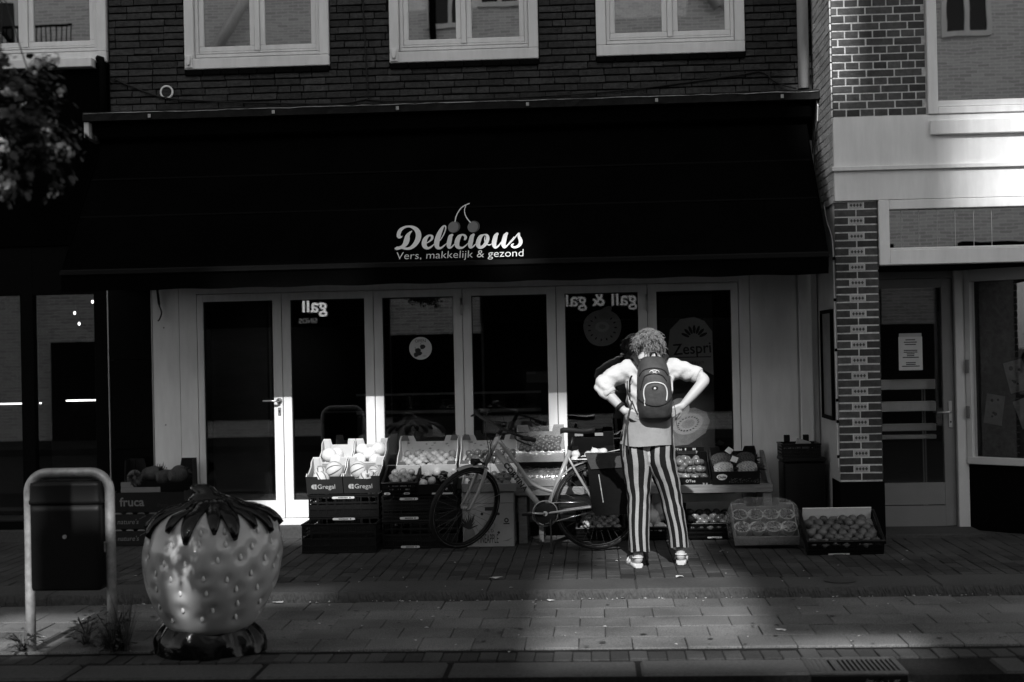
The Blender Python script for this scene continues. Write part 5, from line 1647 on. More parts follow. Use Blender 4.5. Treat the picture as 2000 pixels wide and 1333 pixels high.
tubepart('bell', [st(bl(-.83, 1.05, -.12)), st(bl(-.83, 1.08, -.12))], .024, 'plastic_black')
for k, pts in enumerate(([(-.70, 1.03, -.27), (-.86, .98, -.10), (-.87, .88, -.03), (-.84, .78, -.03), (-.80, .76, -.01)], [(-.70, 1.03, .27), (-.88, .97, .05), (-.90, .84, -.04), (-.885, .72, -.04), (-.90, .66, -.035)], [(-.72, 1.03, -.26), (-.90, .95, -.08), (-.865, .80, -.045), (-.82, .70, -.03), (-.80, .755, -.01)])):
    tubepart('cable', [st(bl(x, z, y)) if i < 3 else bl(x, z, y) for i, (x, z, y) in enumerate(pts)], .0028, 'rubber', 6)

# ================================================================ GIANT STRAWBERRY
mat('straw_red', 0.40, 0.32, 0.4, 0.10, 5, coat=.8, stain=.15)
mat('straw_green', 0.002, 0.16, 0.2, 0.3, 14, .35, 30, coat=.2)
mat('straw_seed', 0.55, 0.3, 0.5, 0.1, 10, coat=.6)
SB = thing('strawberry_sculpture', 'giant glossy strawberry sculpture with dark leaves on a dark glossy foot', 'sculpture', (-2.185, -4.47, ZL))
prof = [(.11, .17), (.15, .235), (.21, .280), (.29, .325), (.37, .357), (.46, .379), (.56, .387), (.645, .378), (.72, .352), (.765, .312), (.80, .255), (.822, .17), (.83, .06)]
pp_ = smooth_path([(r_, z, 0) for z, r_ in prof], 7)
seeds = []
rr = random.Random(12)
for j, z in enumerate((.22, .30, .385, .47, .555, .635, .71)):
    n = (9, 12, 14, 15, 15, 14, 12)[j]
    for i in range(n):
        seeds.append((2*PI*(i+.5*(j % 2)+rr.uniform(-.16, .16))/n, z+rr.uniform(-.018, .018)))
def body_r(z):
    for a, b in zip(pp_[:-1], pp_[1:]):
        if a.y <= z <= b.y:
            return a.x+(b.x-a.x)*(z-a.y)/max(b.y-a.y, 1e-6)
    return pp_[-1].x
def lean(z): return (.05*(z-.4), 0)
b = MB()
n = 110
rings = []
for p in pp_:
    ring = []
    for k in range(n):
        a = 2*PI*k/n
        r_ = p.x*(1+.012*math.sin(2*a+1)+.012*math.sin(3*a))
        for (sa, sz) in seeds:
            da = (a-sa+PI) % (2*PI)-PI
            d2 = (da*p.x)**2+(p.y-sz)**2
            if d2 < .012:
                r_ -= .021*math.exp(-d2/.0011)
        ring.append((math.cos(a)*r_+lean(p.y)[0], math.sin(a)*r_, p.y))
    rings.append(ring)
b.loft(rings, 0); b.build('fruit_body', 'straw_red', SB)
sm = MB(); sm.ball((0, 0, 0), .010, .006, .019, 10, 8, shape=lambda th: 1-.35*math.sin(th)); sme = sm.mesh('seed', 'straw_seed')
for (sa, sz) in seeds:
    r_ = body_r(sz)-.016
    put('seed', sme, SB, (math.cos(sa)*r_+lean(sz)[0], math.sin(sa)*r_, sz), (0, 0, sa+PI/2))
# calyx
for k in range(18):
    a = 2*PI*k/18+rr.uniform(-.1, .1); Ln = (.30 if k % 2 else .23)*rr.uniform(.9, 1.08)*(1-.16*math.sin(a))
    lf = MB(); rings = []
    m_ = 9
    rad, zz = .05, .858
    for i in range(m_+1):
        u = i/m_
        w_ = .047*math.sin(PI*min(.97, .12+.85*u))**.7*(1 if k % 2 else .85)+.004
        el = R(10)-R(82)*u**.9
        if i: rad += math.cos(el)*Ln/m_; zz += math.sin(el)*Ln/m_
        need = body_r(max(.2, min(zz, .825)))+.016 if zz < .81 else 0
        rad = max(rad, need)
        rings.append([(rad+.010*math.sin(q)*(1.4), w_*math.cos(q), zz+.012*math.sin(q)+(.010 if abs(math.cos(q)) < .3 and math.sin(q) > 0 else 0)) for q in [2*PI*i2/10 for i2 in range(10)]])
    lf.loft(rings, 0); lf.build('leaf', 'straw_green', SB, (lean(.8)[0], 0, 0), (0, 0, a))
st_ = MB(); st_.loft([[(math.cos(q)*r_+dx, math.sin(q)*r_*.9, z) for q in [2*PI*k/18 for k in range(18)]] for r_, z, dx in ((.13, .83, 0), (.12, .865, 0), (.085, .885, -.01), (.072, .90, -.03), (.066, .925, -.045), (.045, .94, -.05), (.02, .944, -.05))], 0); st_.build('stalk', 'straw_green', SB)
# foot: one glossy mound of folded leaves, higher on its left
ft = MB()
nu, nv = 96, 22
vs = []
for j in range(nv+1):
    s_ = 1-j/nv
    for i in range(nu):
        a = 2*PI*i/nu
        Rr = .285+.03*math.cos(2*a)+.022*math.sin(3*a+.6)-.02*math.cos(a)
        fold = .5+.5*math.sin(11*a+2.5*math.sin(2*a)+2.2*s_)+.6*mnoise.noise(Vector((math.cos(a)*3, math.sin(a)*3, s_*3)))
        x, y = math.cos(a)*Rr*s_**.9, math.sin(a)*Rr*.92*s_**.9
        hgt = .285-.30*max(0, x+.02)-.10*max(0, -x-.12)
        z = hgt*(1-s_**2.2)**.66
        bulge = 1+.09*fold*math.sin(PI*min(1, z/.2))
        vs.append((x*bulge-.01, y*bulge, z*(1+.05*fold)))
fs = [(j*nu+i, j*nu+(i+1) % nu, (j+1)*nu+(i+1) % nu, (j+1)*nu+i) for j in range(nv) for i in range(nu)]
ft.add(vs, fs, 0, True)
ft.build('foot', 'straw_green', SB)

# ================================================================ BIN ON A HOOP
bn = thing('litter_bin', 'dark litter bin hung inside a galvanised steel hoop at the left', 'bin', (-3.015, -4.42, ZL))
hp = MB()
pts = [(-.238, 0, -.02), (-.238, 0, .3), (-.236, 0, .6)]+[(-.236+.11-.11*math.cos(a), 0, .905+.11*math.sin(a)) for a in [PI/2*k/8 for k in range(9)]]+[(.236-.11+.11*math.sin(a), 0, .905+.11*math.cos(a)) for a in [PI/2*k/8 for k in range(9)]]+[(.236, 0, .6), (.238, 0, .3), (.238, 0, -.02)]
hp.tube(pts, .0285, 18); hp.build('hoop', 'galv', bn)
bb = MB()
bb.loft([[(sx*.204*abs(math.cos(a))**.13*(1 if math.cos(a) > 0 else -1), .02+.10*abs(math.sin(a))**.13*(1 if math.sin(a) > 0 else -1), z) for a in [2*PI*(k+.5)/32 for k in range(32)]] for sx, z in ((.96, .355), (.985, .365), (1, .38), (1.0, .80), (1.0, .84))], 0)
mat('bin_dark', 0.004, 0.5, 0.2, 0.3, 6, stain=.2)
bb.build('body', 'bin_dark', bn)
bb = MB()
bb.loft([[(.206*s_*abs(math.cos(a))**.13*(1 if math.cos(a) > 0 else -1), .02+.104*s_*abs(math.sin(a))**.13*(1 if math.sin(a) > 0 else -1), z) for a in [2*PI*(k+.5)/32 for k in range(32)]] for s_, z in ((1, .842), (1.02, .848), (1.02, .862), (1.0, .87), (.99, .945), (.97, .965), (.6, .972))], 0)
bb.build('lid', 'bin_dark', bn)
for sg in (-1, 1):
    q = MB(); q.cbox(sg*.2-.012, sg*.2+.012, -.02, .03, .56, .62, .003); q.build('bracket', 'galv', bn)
q = MB(); q.tube([(.0, -.087, .66), (.0, -.078, .66)], .012, 12); q.build('lock', 'galv', bn)

# ================================================================ PERSON
mat('skin', 0.40, 0.5, 0.35, 0.06, 12, .08, 120)
mat('shirt', 0.47, 0.85, 0.15, 0.08, 8, .9, 15)
mat('stripe_dark', 0.011, 0.9, 0.1, 0.25, 60, .2, 90)
mat('stripe_light', 0.29, 0.9, 0.1, 0.10, 60, .2, 90)
mat('hair_light', 0.17, 0.55, 0.5, 0.5, 40)
mat('pack_cloth', 0.042, 0.6, 0.3, 0.35, 16, .35, 30)
mat('pack_dark', 0.011, 0.7, 0.3, 0.3, 16, .3, 30)
mat('piping', 0.55, 0.6, 0.3, 0.1, 10)
mat('sandal', 0.5, 0.6, 0.3, 0.1, 14)
person = thing('person', 'person seen from behind in pale shirt and striped trousers, hands on hips', 'person', (.42, -1.95, 0))
PO = Vector((.42, -1.95, 0))
def pl(p): return Vector(p)-PO
def remeshed(mb, name, m, voxel, smooth_it=3, wr=None):
    me = mb.mesh(name, m)
    o = bpy.data.objects.new(name, me); COL.objects.link(o)
    md = o.modifiers.new('r', 'REMESH'); md.mode = 'VOXEL'; md.voxel_size = voxel
    ms = o.modifiers.new('s', 'SMOOTH'); ms.iterations = smooth_it; ms.factor = .5
    dg = bpy.context.evaluated_depsgraph_get()
    me2 = bpy.data.meshes.new_from_object(o.evaluated_get(dg))
    bpy.data.objects.remove(o)
    if wr:
        for v in me2.vertices:
            v.co += v.normal*wr(v.co)
    if not me2.materials: me2.materials.append(MATS[m])
    me2.polygons.foreach_set('use_smooth', [True]*len(me2.polygons))
    me2.update()
    return me2
def limb(mb, pts, k=5):
    """tapered limb: points (x, y, z, r) in world coordinates"""
    p4 = []
    P = [Vector((x, y, z)) for x, y, z, r in pts]; Q = [r for *_, r in pts]
    sp = smooth_path([tuple(pl(p)) for p in P], k)
    rs = []
    for i in range(len(sp)):
        u = i/k; j = min(int(u), len(Q)-2); f = u-j
        rs.append(Q[j]*(1-f)+Q[j+1]*f)
    mb.tube(sp, rs, 14)
    for (p, r) in ((sp[0], rs[0]), (sp[-1], rs[-1])):
        mb.ball(tuple(p), r*.98, None, None, 12, 8)

B = MB()
# head, face, neck
B.ball(tuple(pl((.402, -1.915, 1.625))), .076, .096, .112, 20, 14)
B.ball(tuple(pl((.402, -1.880, 1.575))), .058, .062, .070, 16, 10)
B.ball(tuple(pl((.404, -1.812, 1.592))), .014, .022, .024, 10, 8)          # nose
for sg in (-1, 1):
    B.ball(tuple(pl((.402+sg*.078, -1.915, 1.605))), .010, .022, .032, 10, 8)   # ears
    B.ball(tuple(pl((.402+sg*.03, -1.828, 1.622))), .014, .010, .010, 8, 6)     # brows
B.ball(tuple(pl((.403, -1.822, 1.548))), .024, .012, .008, 8, 6)           # lips
limb(B, [(.402, -1.945, 1.44, .07), (.402, -1.94, 1.50, .056), (.402, -1.925, 1.57, .052), (.402, -1.92, 1.62, .055)])
# trunk (under the clothes)
limb(B, [(.38, -1.955, .82, .12), (.385, -1.955, .95, .125), (.39, -1.95, 1.10, .11), (.40, -1.945, 1.28, .115), (.402, -1.945, 1.42, .095)])
# legs
limb(B, [(.31, -1.96, .84, .088), (.305, -1.955, .65, .078), (.303, -1.955, .47, .052), (.300, -1.985, .32, .050), (.290, -2.0, .14, .034), (.288, -2.0, .085, .037)])
limb(B, [(.455, -1.95, .84, .086), (.50, -1.94, .65, .076), (.545, -1.895, .47, .052), (.575, -1.885, .32, .050), (.598, -1.875, .14, .033), (.602, -1.872, .085, .036)])
# feet
limb(B, [(.288, -2.005, .065, .034), (.275, -1.955, .05, .034), (.258, -1.885, .038, .034), (.245, -1.83, .032, .026)])
limb(B, [(.602, -1.882, .065, .033), (.608, -1.83, .05, .034), (.616, -1.765, .038, .034), (.622, -1.71, .032, .026)])
# arms
limb(B, [(.235, -1.95, 1.44, .055), (.13, -1.985, 1.40, .046), (.058, -2.025, 1.335, .042), (.095, -2.055, 1.272, .040), (.155, -2.075, 1.205, .034), (.198, -2.088, 1.158, .026), (.215, -2.095, 1.143, .026)])
limb(B, [(.575, -1.95, 1.45, .055), (.68, -1.97, 1.425, .046), (.785, -2.015, 1.365, .041), (.765, -2.045, 1.325, .041), (.70, -2.075, 1.252, .036), (.637, -2.095, 1.188, .027), (.62, -2.098, 1.17, .027)])
def hand(wr, fwd, nrm, side, curl, thumb_side):
    """palm and five unequal bent fingers; fwd along the hand, nrm out of the back of the hand"""
    fwd, nrm = Vector(fwd).normalized(), Vector(nrm).normalized()
    lat = fwd.cross(nrm).normalized()*side
    wr = Vector(wr)
    M_ = Matrix((( *lat, 0), (*fwd, 0), (*nrm, 0), (0, 0, 0, 1))).transposed()
    pc = wr+fwd*.045
    for u in (-.024, -.008, .008, .024):
        limb(B, [tuple(wr+lat*u*.6)+(.0145,), tuple(wr+fwd*.05+lat*u*.95)+(.0145,), tuple(wr+fwd*.088+lat*u*1.2)+(.0105,)], 3)
    for i, (u, L_) in enumerate(((-.031, .060), (-.0105, .074), (.0105, .078), (.031, .070))):
        p = wr+fwd*.086+lat*u
        a = 0
        chain = [tuple(p)+(.0098,)]
        for j, fr_ in enumerate((.45, .32, .23)):
            a += curl[j]*(1+.08*i)
            d = fwd*math.cos(a)-nrm*math.sin(a)
            p = p+d*L_*fr_
            chain.append(tuple(p)+(.0092-.0009*j,))
        limb(B, chain, 3)
    p = wr+fwd*.022+lat*thumb_side*.026
    chain = [tuple(p)+(.0135,)]
    for j, (L_, dd) in enumerate(((.034, .9), (.030, .55), (.024, .35))):
        d = (fwd*(1-dd*.55)+lat*thumb_side*dd-nrm*(.25+.2*j)).normalized()
        p = p+d*L_
        chain.append(tuple(p)+(.0118-.0012*j,))
    limb(B, chain, 3)
hand((.212, -2.096, 1.146), (.85, -.10, -.42), (-.25, -.9, -.25), 1, (.35, .65, .5), 1)
hand((.622, -2.10, 1.172), (-.80, -.10, -.45), (.25, -.9, -.25), 1, (.55, .8, .6), -1)
put('body', remeshed(B, 'body', 'skin', .0052, 3), person)

# eyes hidden on the far side are part of the face
for sg in (-1, 1):
    q = MB(); q.ball(tuple(pl((.402+sg*.030, -1.832, 1.610))), .010, .008, .008, 10, 8); q.build('eye', 'ink', person)

# shirt
S = MB()
tor = [(.918, .372, -1.965, .176, .142), (.95, .374, -1.965, .173, .140), (1.0, .378, -1.962, .168, .136), (1.08, .384, -1.958, .163, .130), (1.16, .39, -1.952, .160, .126), (1.25, .395, -1.95, .166, .126), (1.34, .40, -1.948, .178, .126), (1.41, .402, -1.948, .188, .118), (1.455, .402, -1.946, .180, .104), (1.492, .402, -1.943, .135, .088), (1.520, .402, -1.938, .085, .074), (1.548, .402, -1.932, .064, .066)]
rings = []
for z, cx_, cy_, rx, ry in tor:
    rings.append([tuple(pl((cx_+rx*abs(math.cos(a))**.85*(1 if math.cos(a) > 0 else -1), cy_+ry*abs(math.sin(a))**.85*(1 if math.sin(a) > 0 else -1), z))) for a in [2*PI*k/28 for k in range(28)]])
S.loft(rings, 0)
limb(S, [(.25, -1.95, 1.435, .082), (.155, -1.975, 1.405, .073), (.085, -2.01, 1.355, .070), (.062, -2.03, 1.318, .064), (.095, -2.05, 1.280, .056)])
limb(S, [(.56, -1.95, 1.44, .082), (.65, -1.965, 1.425, .070), (.735, -1.995, 1.395, .062)])
def wrk(co):
    s_ = mnoise.noise(Vector((co.x*9, co.y*9, co.z*16)))*.009 + mnoise.noise(Vector((co.x*26, co.y*20, co.z*30+co.x*14)))*.006
    fold = math.sin((co.z*1.0-abs(co.x)*.9)*62+3*mnoise.noise(co*7))*.0058
    return s_+fold*(1 if co.z < 1.42 else .4)
put('shirt', remeshed(S, 'shirt', 'shirt', .009, 4, wrk), person)
q = MB(); rings = []
for z, cx_, cy_, rx, ry in [(.905, .370, -1.967, .182, .148)]+tor[1:5]:
    rings.append([tuple(pl((cx_+(rx+.017)*abs(math.cos(a))**.85*(1 if math.cos(a) > 0 else -1), cy_+(ry+.017)*abs(math.sin(a))**.85*(1 if math.sin(a) > 0 else -1)+.004*math.sin(5*a+z*30), z-.014*abs(math.sin(a))+.004*math.sin(4*a)))) for a in [2*PI*k/40 for k in range(40)]])
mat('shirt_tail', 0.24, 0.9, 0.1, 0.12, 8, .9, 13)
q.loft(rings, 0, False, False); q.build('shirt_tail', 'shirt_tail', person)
# rolled cuffs
for pts, r_ in ((((.083, -2.045, 1.296), (.110, -2.056, 1.264)), .055), (((.722, -1.99, 1.403), (.760, -2.005, 1.386)), .060)):
    q = MB(); a_, b_ = pl(pts[0]), pl(pts[1]); q.tube([a_, a_.lerp(b_, .12), a_.lerp(b_, .5), a_.lerp(b_, .88), b_], [r_*.9, r_*1.03, r_*1.06, r_*1.02, r_*.9], 20); q.build('cuff', 'shirt', person)
# collar
q = MB()
rings = []
for z, r_, y_ in ((1.535, .073, -1.938), (1.572, .064, -1.930), (1.574, .068, -1.930), (1.545, .084, -1.942), (1.528, .09, -1.945)):
    rings.append([tuple(pl((.402+r_*math.cos(a), y_+r_*1.02*math.sin(a), z-.012*math.cos(a)**2+(.0 if math.sin(a) < .2 else -.02)))) for a in [2*PI*k/26 for k in range(26)]])
q.loft(rings, 0, False, False); q.build('collar', 'shirt', person)

# striped trousers
T = MB()
NC = 18
def leg_rings(spec, side, mid=.376):
    sp = smooth_path([(cx_, cy_, z) for z, cx_, cy_, rx, ry in spec], 5)
    rr_ = smooth_path([(rx, ry, 0) for z, cx_, cy_, rx, ry in spec], 5)
    rings = []
    for i, (c, q_) in enumerate(zip(sp, rr_)):
        ring = []
        for k in range(NC):
            a = 2*PI*(k+.5+(-.07 if k % 2 else .07))/NC+.10*mnoise.noise(Vector((side*3, c.z*5, k*.1)))
            wv = 1+.030*mnoise.noise(Vector((math.cos(a)*2+side*5, math.sin(a)*2, c.z*11)))+.03*math.sin(c.z*55+3*a*side)*(1 if .38 < c.z < .62 else .25)
            x = c.x+q_.x*wv*math.cos(a); y = c.y+q_.y*wv*math.sin(a)
            if c.z > .745:
                x = min(x, mid-.001) if side < 0 else max(x, mid+.001)
                if c.z < .80: 
                    pass
            ring.append(tuple(pl((x, y, c.z+.006*math.sin(a*3+i)))))
        rings.append(ring)
    return rings
LL = [(.125, .298, -1.995, .077, .083), (.25, .296, -1.985, .077, .086), (.40, .300, -1.965, .083, .092), (.50, .302, -1.96, .082, .092), (.60, .300, -1.958, .095, .104), (.70, .300, -1.962, .112, .120), (.78, .297, -1.968, .120, .132), (.86, .292, -1.970, .122, .134), (.93, .290, -1.966, .116, .124), (1.0, .292, -1.96, .104, .112)]
RL = [(.135, .592, -1.872, .071, .078), (.25, .582, -1.875, .073, .082), (.40, .555, -1.890, .079, .087), (.50, .540, -1.905, .080, .089), (.60, .516, -1.925, .093, .102), (.70, .482, -1.948, .108, .118), (.78, .460, -1.960, .116, .130), (.86, .455, -1.968, .120, .134), (.93, .458, -1.966, .114, .124), (1.0, .462, -1.96, .102, .112)]
for spec, side in ((LL, -1), (RL, 1)):
    rg = leg_rings(spec, side)
    T.loft(rg, 0, False, True, True, False, colmat=lambda k, i: k % 2)
T.build('trousers', ['stripe_light', 'stripe_dark'], person)

# sandals
for (ax, ay, dx, dy) in ((.288, -2.03, -.045, .21), (.602, -1.905, .02, .21)):
    d = Vector((dx, dy, 0)).normalized(); s_ = Vector((d.y, -d.x, 0))
    base = Vector((ax, ay, 0))
    q = MB(); rings = []
    for u, hw in ((-.012, .022), (.0, .034), (.05, .036), (.12, .036), (.18, .045), (.225, .040), (.25, .022)):
        c = base+d*u
        rings.append([tuple(pl(c+s_*hw*e+Vector((0, 0, z)))) for e, z in ((-1, .003), (1, .003), (1.03, .018), (.95, .032), (-.95, .032), (-1.03, .018))])
    q.loft(rings, 0); sd_ = q.build('sandal', 'sandal', person)
    q = MB(); c = base+d*.03
    q.tube([tuple(pl(c+s_*.036*math.cos(a)*1.08-d*.038*abs(math.sin(a))*1.0+Vector((0, 0, .078)))) for a in [PI*k/10 for k in range(11)]], .0055, 8, flat=1.0); q.build('heel_strap', 'sandal', sd_)
    for u in (.10, .17):
        q = MB(); c = base+d*u
        q.tube([tuple(pl(c+s_*.042*math.cos(a)+Vector((0, 0, .028+.052*math.sin(a)*(1 if u < .15 else .75))))) for a in [PI*k/10 for k in range(11)]], .008, 8); q.build('toe_strap', 'sandal', sd_)

# hair: a loose curly mop, uneven in outline
H = MB(); rr = random.Random(5)
hc = pl((.398, -1.926, 1.640))
H.ball(tuple(hc), .080, .096, .088, 20, 12)
locks = []
for k in range(150):
    u = rr.uniform(-.62, 1); a = rr.uniform(0, 2*PI)
    s_ = math.sqrt(1-u*u)
    d = Vector((s_*math.cos(a), s_*math.sin(a), u))
    if d.y > .35 and d.z < .35: continue             # leave the face free
    locks.append((d, rr.uniform(.85, 1.25)))
for d0, big in locks:
    for q_ in range(5):                               # each lock is a bundle of fine waves
        d = (d0+Vector((rr.gauss(0, .10), rr.gauss(0, .10), rr.gauss(0, .10)))).normalized()
        base = hc+Vector((d.x*.082, d.y*.098, d.z*.086))
        tv = d.orthogonal().normalized(); bv = d.cross(tv)
        ph, rad, turns, Ln = rr.uniform(0, 6.28), rr.uniform(.007, .016), rr.uniform(.6, 1.5), rr.uniform(.026, .052)*big
        droop = Vector((rr.uniform(-.3, .3), rr.uniform(-.3, .3), -1.0))
        pts = []
        for i in range(9):
            v_ = i/8
            ang = ph+turns*2*PI*v_
            pts.append(base+(d+droop*v_*.75)*Ln*v_+(tv*math.cos(ang)+bv*math.sin(ang))*rad*min(1, v_*3))
        H.tube(pts, [.0026, .003, .003, .0028, .0026, .0023, .002, .0014, .0006], 4)
o = H.build('hair', 'hair_light', person); o['kind'] = 'stuff'
# wrist strap
q = MB(); a_, b_ = pl((.170, -2.079, 1.19)), pl((.188, -2.085, 1.17)); q.tube([a_, b_], .036, 18); q.build('wristwatch', 'rubber', person)

# ---------------------------------------------------------------- backpack (carried: a thing of its own)
BP = thing('backpack', 'dark backpack with pale piping and oval emblem on the person in striped trousers', 'backpack', (.425, -2.08, 1.06))
BO = Vector((.425, -2.08, 1.06))
spec = [(1.062, .425, .055, .055), (1.075, .427, .095, .095), (1.11, .428, .118, .135), (1.17, .428, .126, .158), (1.25, .427, .127, .165), (1.33, .425, .123, .158), (1.40, .422, .117, .140), (1.455, .420, .108, .115), (1.50, .418, .094, .085), (1.528, .418, .070, .055), (1.538, .418, .04, .03)]
sp = smooth_path([(cx_, z, 0) for z, cx_, hw, dp in spec], 4); sq = smooth_path([(hw, dp, 0) for z, cx_, hw, dp in spec], 4)
Pk = MB(); rings = []
for c, q_ in zip(sp, sq):
    rings.append([(c.x-BO.x+q_.x*abs(math.cos(a))**.62*(1 if math.cos(a) > 0 else -1), -(q_.y if math.sin(a) > 0 else .015)*abs(math.sin(a))**.75*(1 if math.sin(a) > 0 else -1)+.003*mnoise.noise(Vector((c.x*20+math.cos(a)*3, c.y*18, 0))), c.y-BO.z) for a in [2*PI*k/36 for k in range(36)]])
Pk.loft(rings, 0, colmat=lambda k, i: 1 if i < 7 else 0); Pk.build('main_bag', ['pack_cloth', 'pack_dark'], BP)
def pack_y(x, z, off=.004):
    z = max(1.063, min(1.537, z))
    for a, b, qa, qb in zip(sp[:-1], sp[1:], sq[:-1], sq[1:]):
        if a.y <= z <= b.y:
            f = (z-a.y)/max(b.y-a.y, 1e-6)
            hw, dp, cx_ = qa.x+(qb.x-qa.x)*f, qa.y+(qb.y-qa.y)*f, a.x+(b.x-a.x)*f
            c = min(.999, abs(x-cx_)/hw)**(1/.62)
            sn = math.sqrt(max(0, 1-c*c))
            return -dp*sn**.75-off
    return -.1
def on_pack(name, pts, r, m, n=8, flat=1.0):
    q = MB(); q.tube([(x-BO.x, pack_y(x, z), z-BO.z) for x, z in [(p.x, p.y) for p in smooth_path([(a, b, 0) for a, b in pts], 6)]], r, n, flat=flat); return q.build(name, m, BP)
on_pack('pale_piping', [(.352, 1.225), (.345, 1.27), (.352, 1.315), (.375, 1.342), (.425, 1.352), (.478, 1.342), (.504, 1.315), (.512, 1.27), (.505, 1.22)], .0048, 'piping')
on_pack('zip_pull', [(.352, 1.225), (.350, 1.20), (.353, 1.185)], .004, 'piping')
on_pack('seam', [(.318, 1.40), (.35, 1.44), (.42, 1.455), (.49, 1.44), (.522, 1.40)], .004, 'pack_dark')
on_pack('seam', [(.325, 1.30), (.34, 1.36), (.36, 1.40), (.42, 1.415), (.48, 1.40), (.51, 1.36)], .004, 'pack_dark')
on_pack('seam', [(.30, 1.24), (.36, 1.20), (.43, 1.185), (.50, 1.20), (.548, 1.24)], .004, 'pack_dark')
q = MB()
q.loft([[(.0+math.cos(a)*rx, -.002*j, math.sin(a)*rz) for a in [2*PI*k/26 for k in range(26)]] for j, (rx, rz) in enumerate(((.036, .018), (.036, .018), (.030, .0125), (.030, .0125)))], 0, False, False)
q.build('emblem', 'piping', BP, (.425-BO.x, pack_y(.425, 1.425, .003), 1.425-BO.z))
for sg in (-1, 1):
    q = MB(); q.M = Matrix.Rotation(sg*R(28), 4, 'Y'); q.box(-.024, .024, -.003, -.001, -.003, .003); q.build('emblem', 'piping', BP, (.425-BO.x, pack_y(.425, 1.425, .003)-.001*(sg+1), 1.425-BO.z))
q = MB(); q.ball((0, 0, 0), .024, .006, .018, 14, 8); q.build('badge', 'pack_dark', BP, (.425-BO.x, pack_y(.425, 1.31, .0), 1.31-BO.z))
q = MB(); q.ball((0, 0, 0), .011, .006, .010, 10, 6); q.build('badge', 'galv', BP, (.425-BO.x, pack_y(.425, 1.31, .003), 1.308-BO.z))
q = MB(); q.tube(smooth_path([(.40-BO.x, -.02, 1.525-BO.z), (.41-BO.x, -.05, 1.56-BO.z), (.44-BO.x, -.05, 1.56-BO.z), (.45-BO.x, -.02, 1.525-BO.z)], 5), .008, 8, flat=.5); q.build('haul_loop', 'pack_dark', BP)
for sg in (-1, 1):                                   # padded shoulder straps over the shoulders
    q = MB(); cx_ = .402
    q.tube(smooth_path([(cx_+sg*.075-BO.x, .01, 1.47-BO.z), (cx_+sg*.105-BO.x, .05, 1.525-BO.z), (cx_+sg*.118-BO.x, .12, 1.53-BO.z), (cx_+sg*.12-BO.x, .205, 1.49-BO.z), (cx_+sg*.13-BO.x, .265, 1.40-BO.z), (cx_+sg*.15-BO.x, .27, 1.25-BO.z)], 6), .026, 12, flat=.45); q.build('shoulder_strap', 'pack_dark', BP)
    q = MB(); q.tube(smooth_path([(cx_+sg*.135-BO.x, -.02, 1.40-BO.z), (cx_+sg*.150-BO.x, .0, 1.36-BO.z), (cx_+sg*.152-BO.x, -.01, 1.28-BO.z)], 5), .009, 8, flat=.4); q.build('side_strap', 'piping' if sg > 0 else 'pack_dark', BP)
def web(pts, name='webbing', w_=.016, m='pack_cloth'):
    q = MB(); q.tube(smooth_path([(x-BO.x, y-BO.y, z-BO.z) for x, y, z in pts], 5), w_, 8, flat=.3); q.build(name, m, BP)
web([(.235, -2.06, 1.36), (.235, -2.09, 1.28), (.262, -2.115, 1.20)], w_=.012, m='pack_dark')
web([(.262, -2.12, 1.215), (.235, -2.13, 1.12), (.212, -2.135, 1.02), (.20, -2.125, .93), (.196, -2.12, .88)])
web([(.268, -2.12, 1.215), (.232, -2.135, 1.10), (.228, -2.135, .98), (.232, -2.125, .87)])
web([(.262, -2.118, 1.22), (.285, -2.125, 1.16), (.30, -2.12, 1.13)])
web([(.545, -2.10, 1.10), (.548, -2.125, 1.02), (.546, -2.12, .93), (.553, -2.125, .87)], m='pack_dark')
web([(.548, -2.11, 1.26), (.572, -2.14, 1.15), (.575, -2.14, 1.08), (.582, -2.14, 1.03)], w_=.005, m='pack_dark')

# ================================================================ THINGS ON THE GLASS
mat('print_light', 0.6, 0.6, 0.3, 0.06, 10)
mat('print_mid', 0.42, 0.6, 0.3, 0.10, 10)
mat('print_dim', 0.38, 0.6, 0.3, 0.10, 10)
mat('print_flesh', 0.22, 0.6, 0.3, 0.3, 14)
mat('print_dark', 0.03, 0.6, 0.3, 0.15, 10)
def disc(mb, cx, cz, rx, rz=None, y=0.0, n=28, m=0, a0=0, wob=0.0):
    rz = rz or rx
    mb.add([(cx+math.cos(2*PI*k/n+a0)*rx*(1+wob*math.sin(3*2*PI*k/n+1)), y, cz+math.sin(2*PI*k/n+a0)*rz*(1+wob*math.sin(2*2*PI*k/n))) for k in range(n)], [list(range(n))], m)
# round sticker
t = thing('open_sticker', 'round pale OPEN sticker with strawberries on the third folding door', 'sticker', (-1.52, .005, 1.635))
b = MB(); b.tube([(0, -.0008, 0), (0, .0008, 0)], .100, 40); b.build('disc', 'print_light', t)
text('lettering', 'OPEN', .038, 'print_dark', t, (0, -.0016, .052), align='CENTER')
for (x, z, r_) in ((-.025, -.02, .026), (.018, .012, .024), (-.038, -.055, .024), (-.010, -.045, .022)):
    b = MB(); disc(b, x, z, r_, r_*.85, -.0014-.0003*abs(x)*20, wob=.12); b.build('fruit_print', 'print_dark', t)
b = MB(); b.tube([(-.05, -.002, .01), (-.035, -.002, -.01)], .002, 4); b.tube([(0, -.002, .045), (.01, -.002, .025)], .002, 4); b.build('stalk_print', 'print_dark', t)
b = MB(); disc(b, .035, -.068, .018, .006, -.0015); b.build('mark', 'print_mid', t)

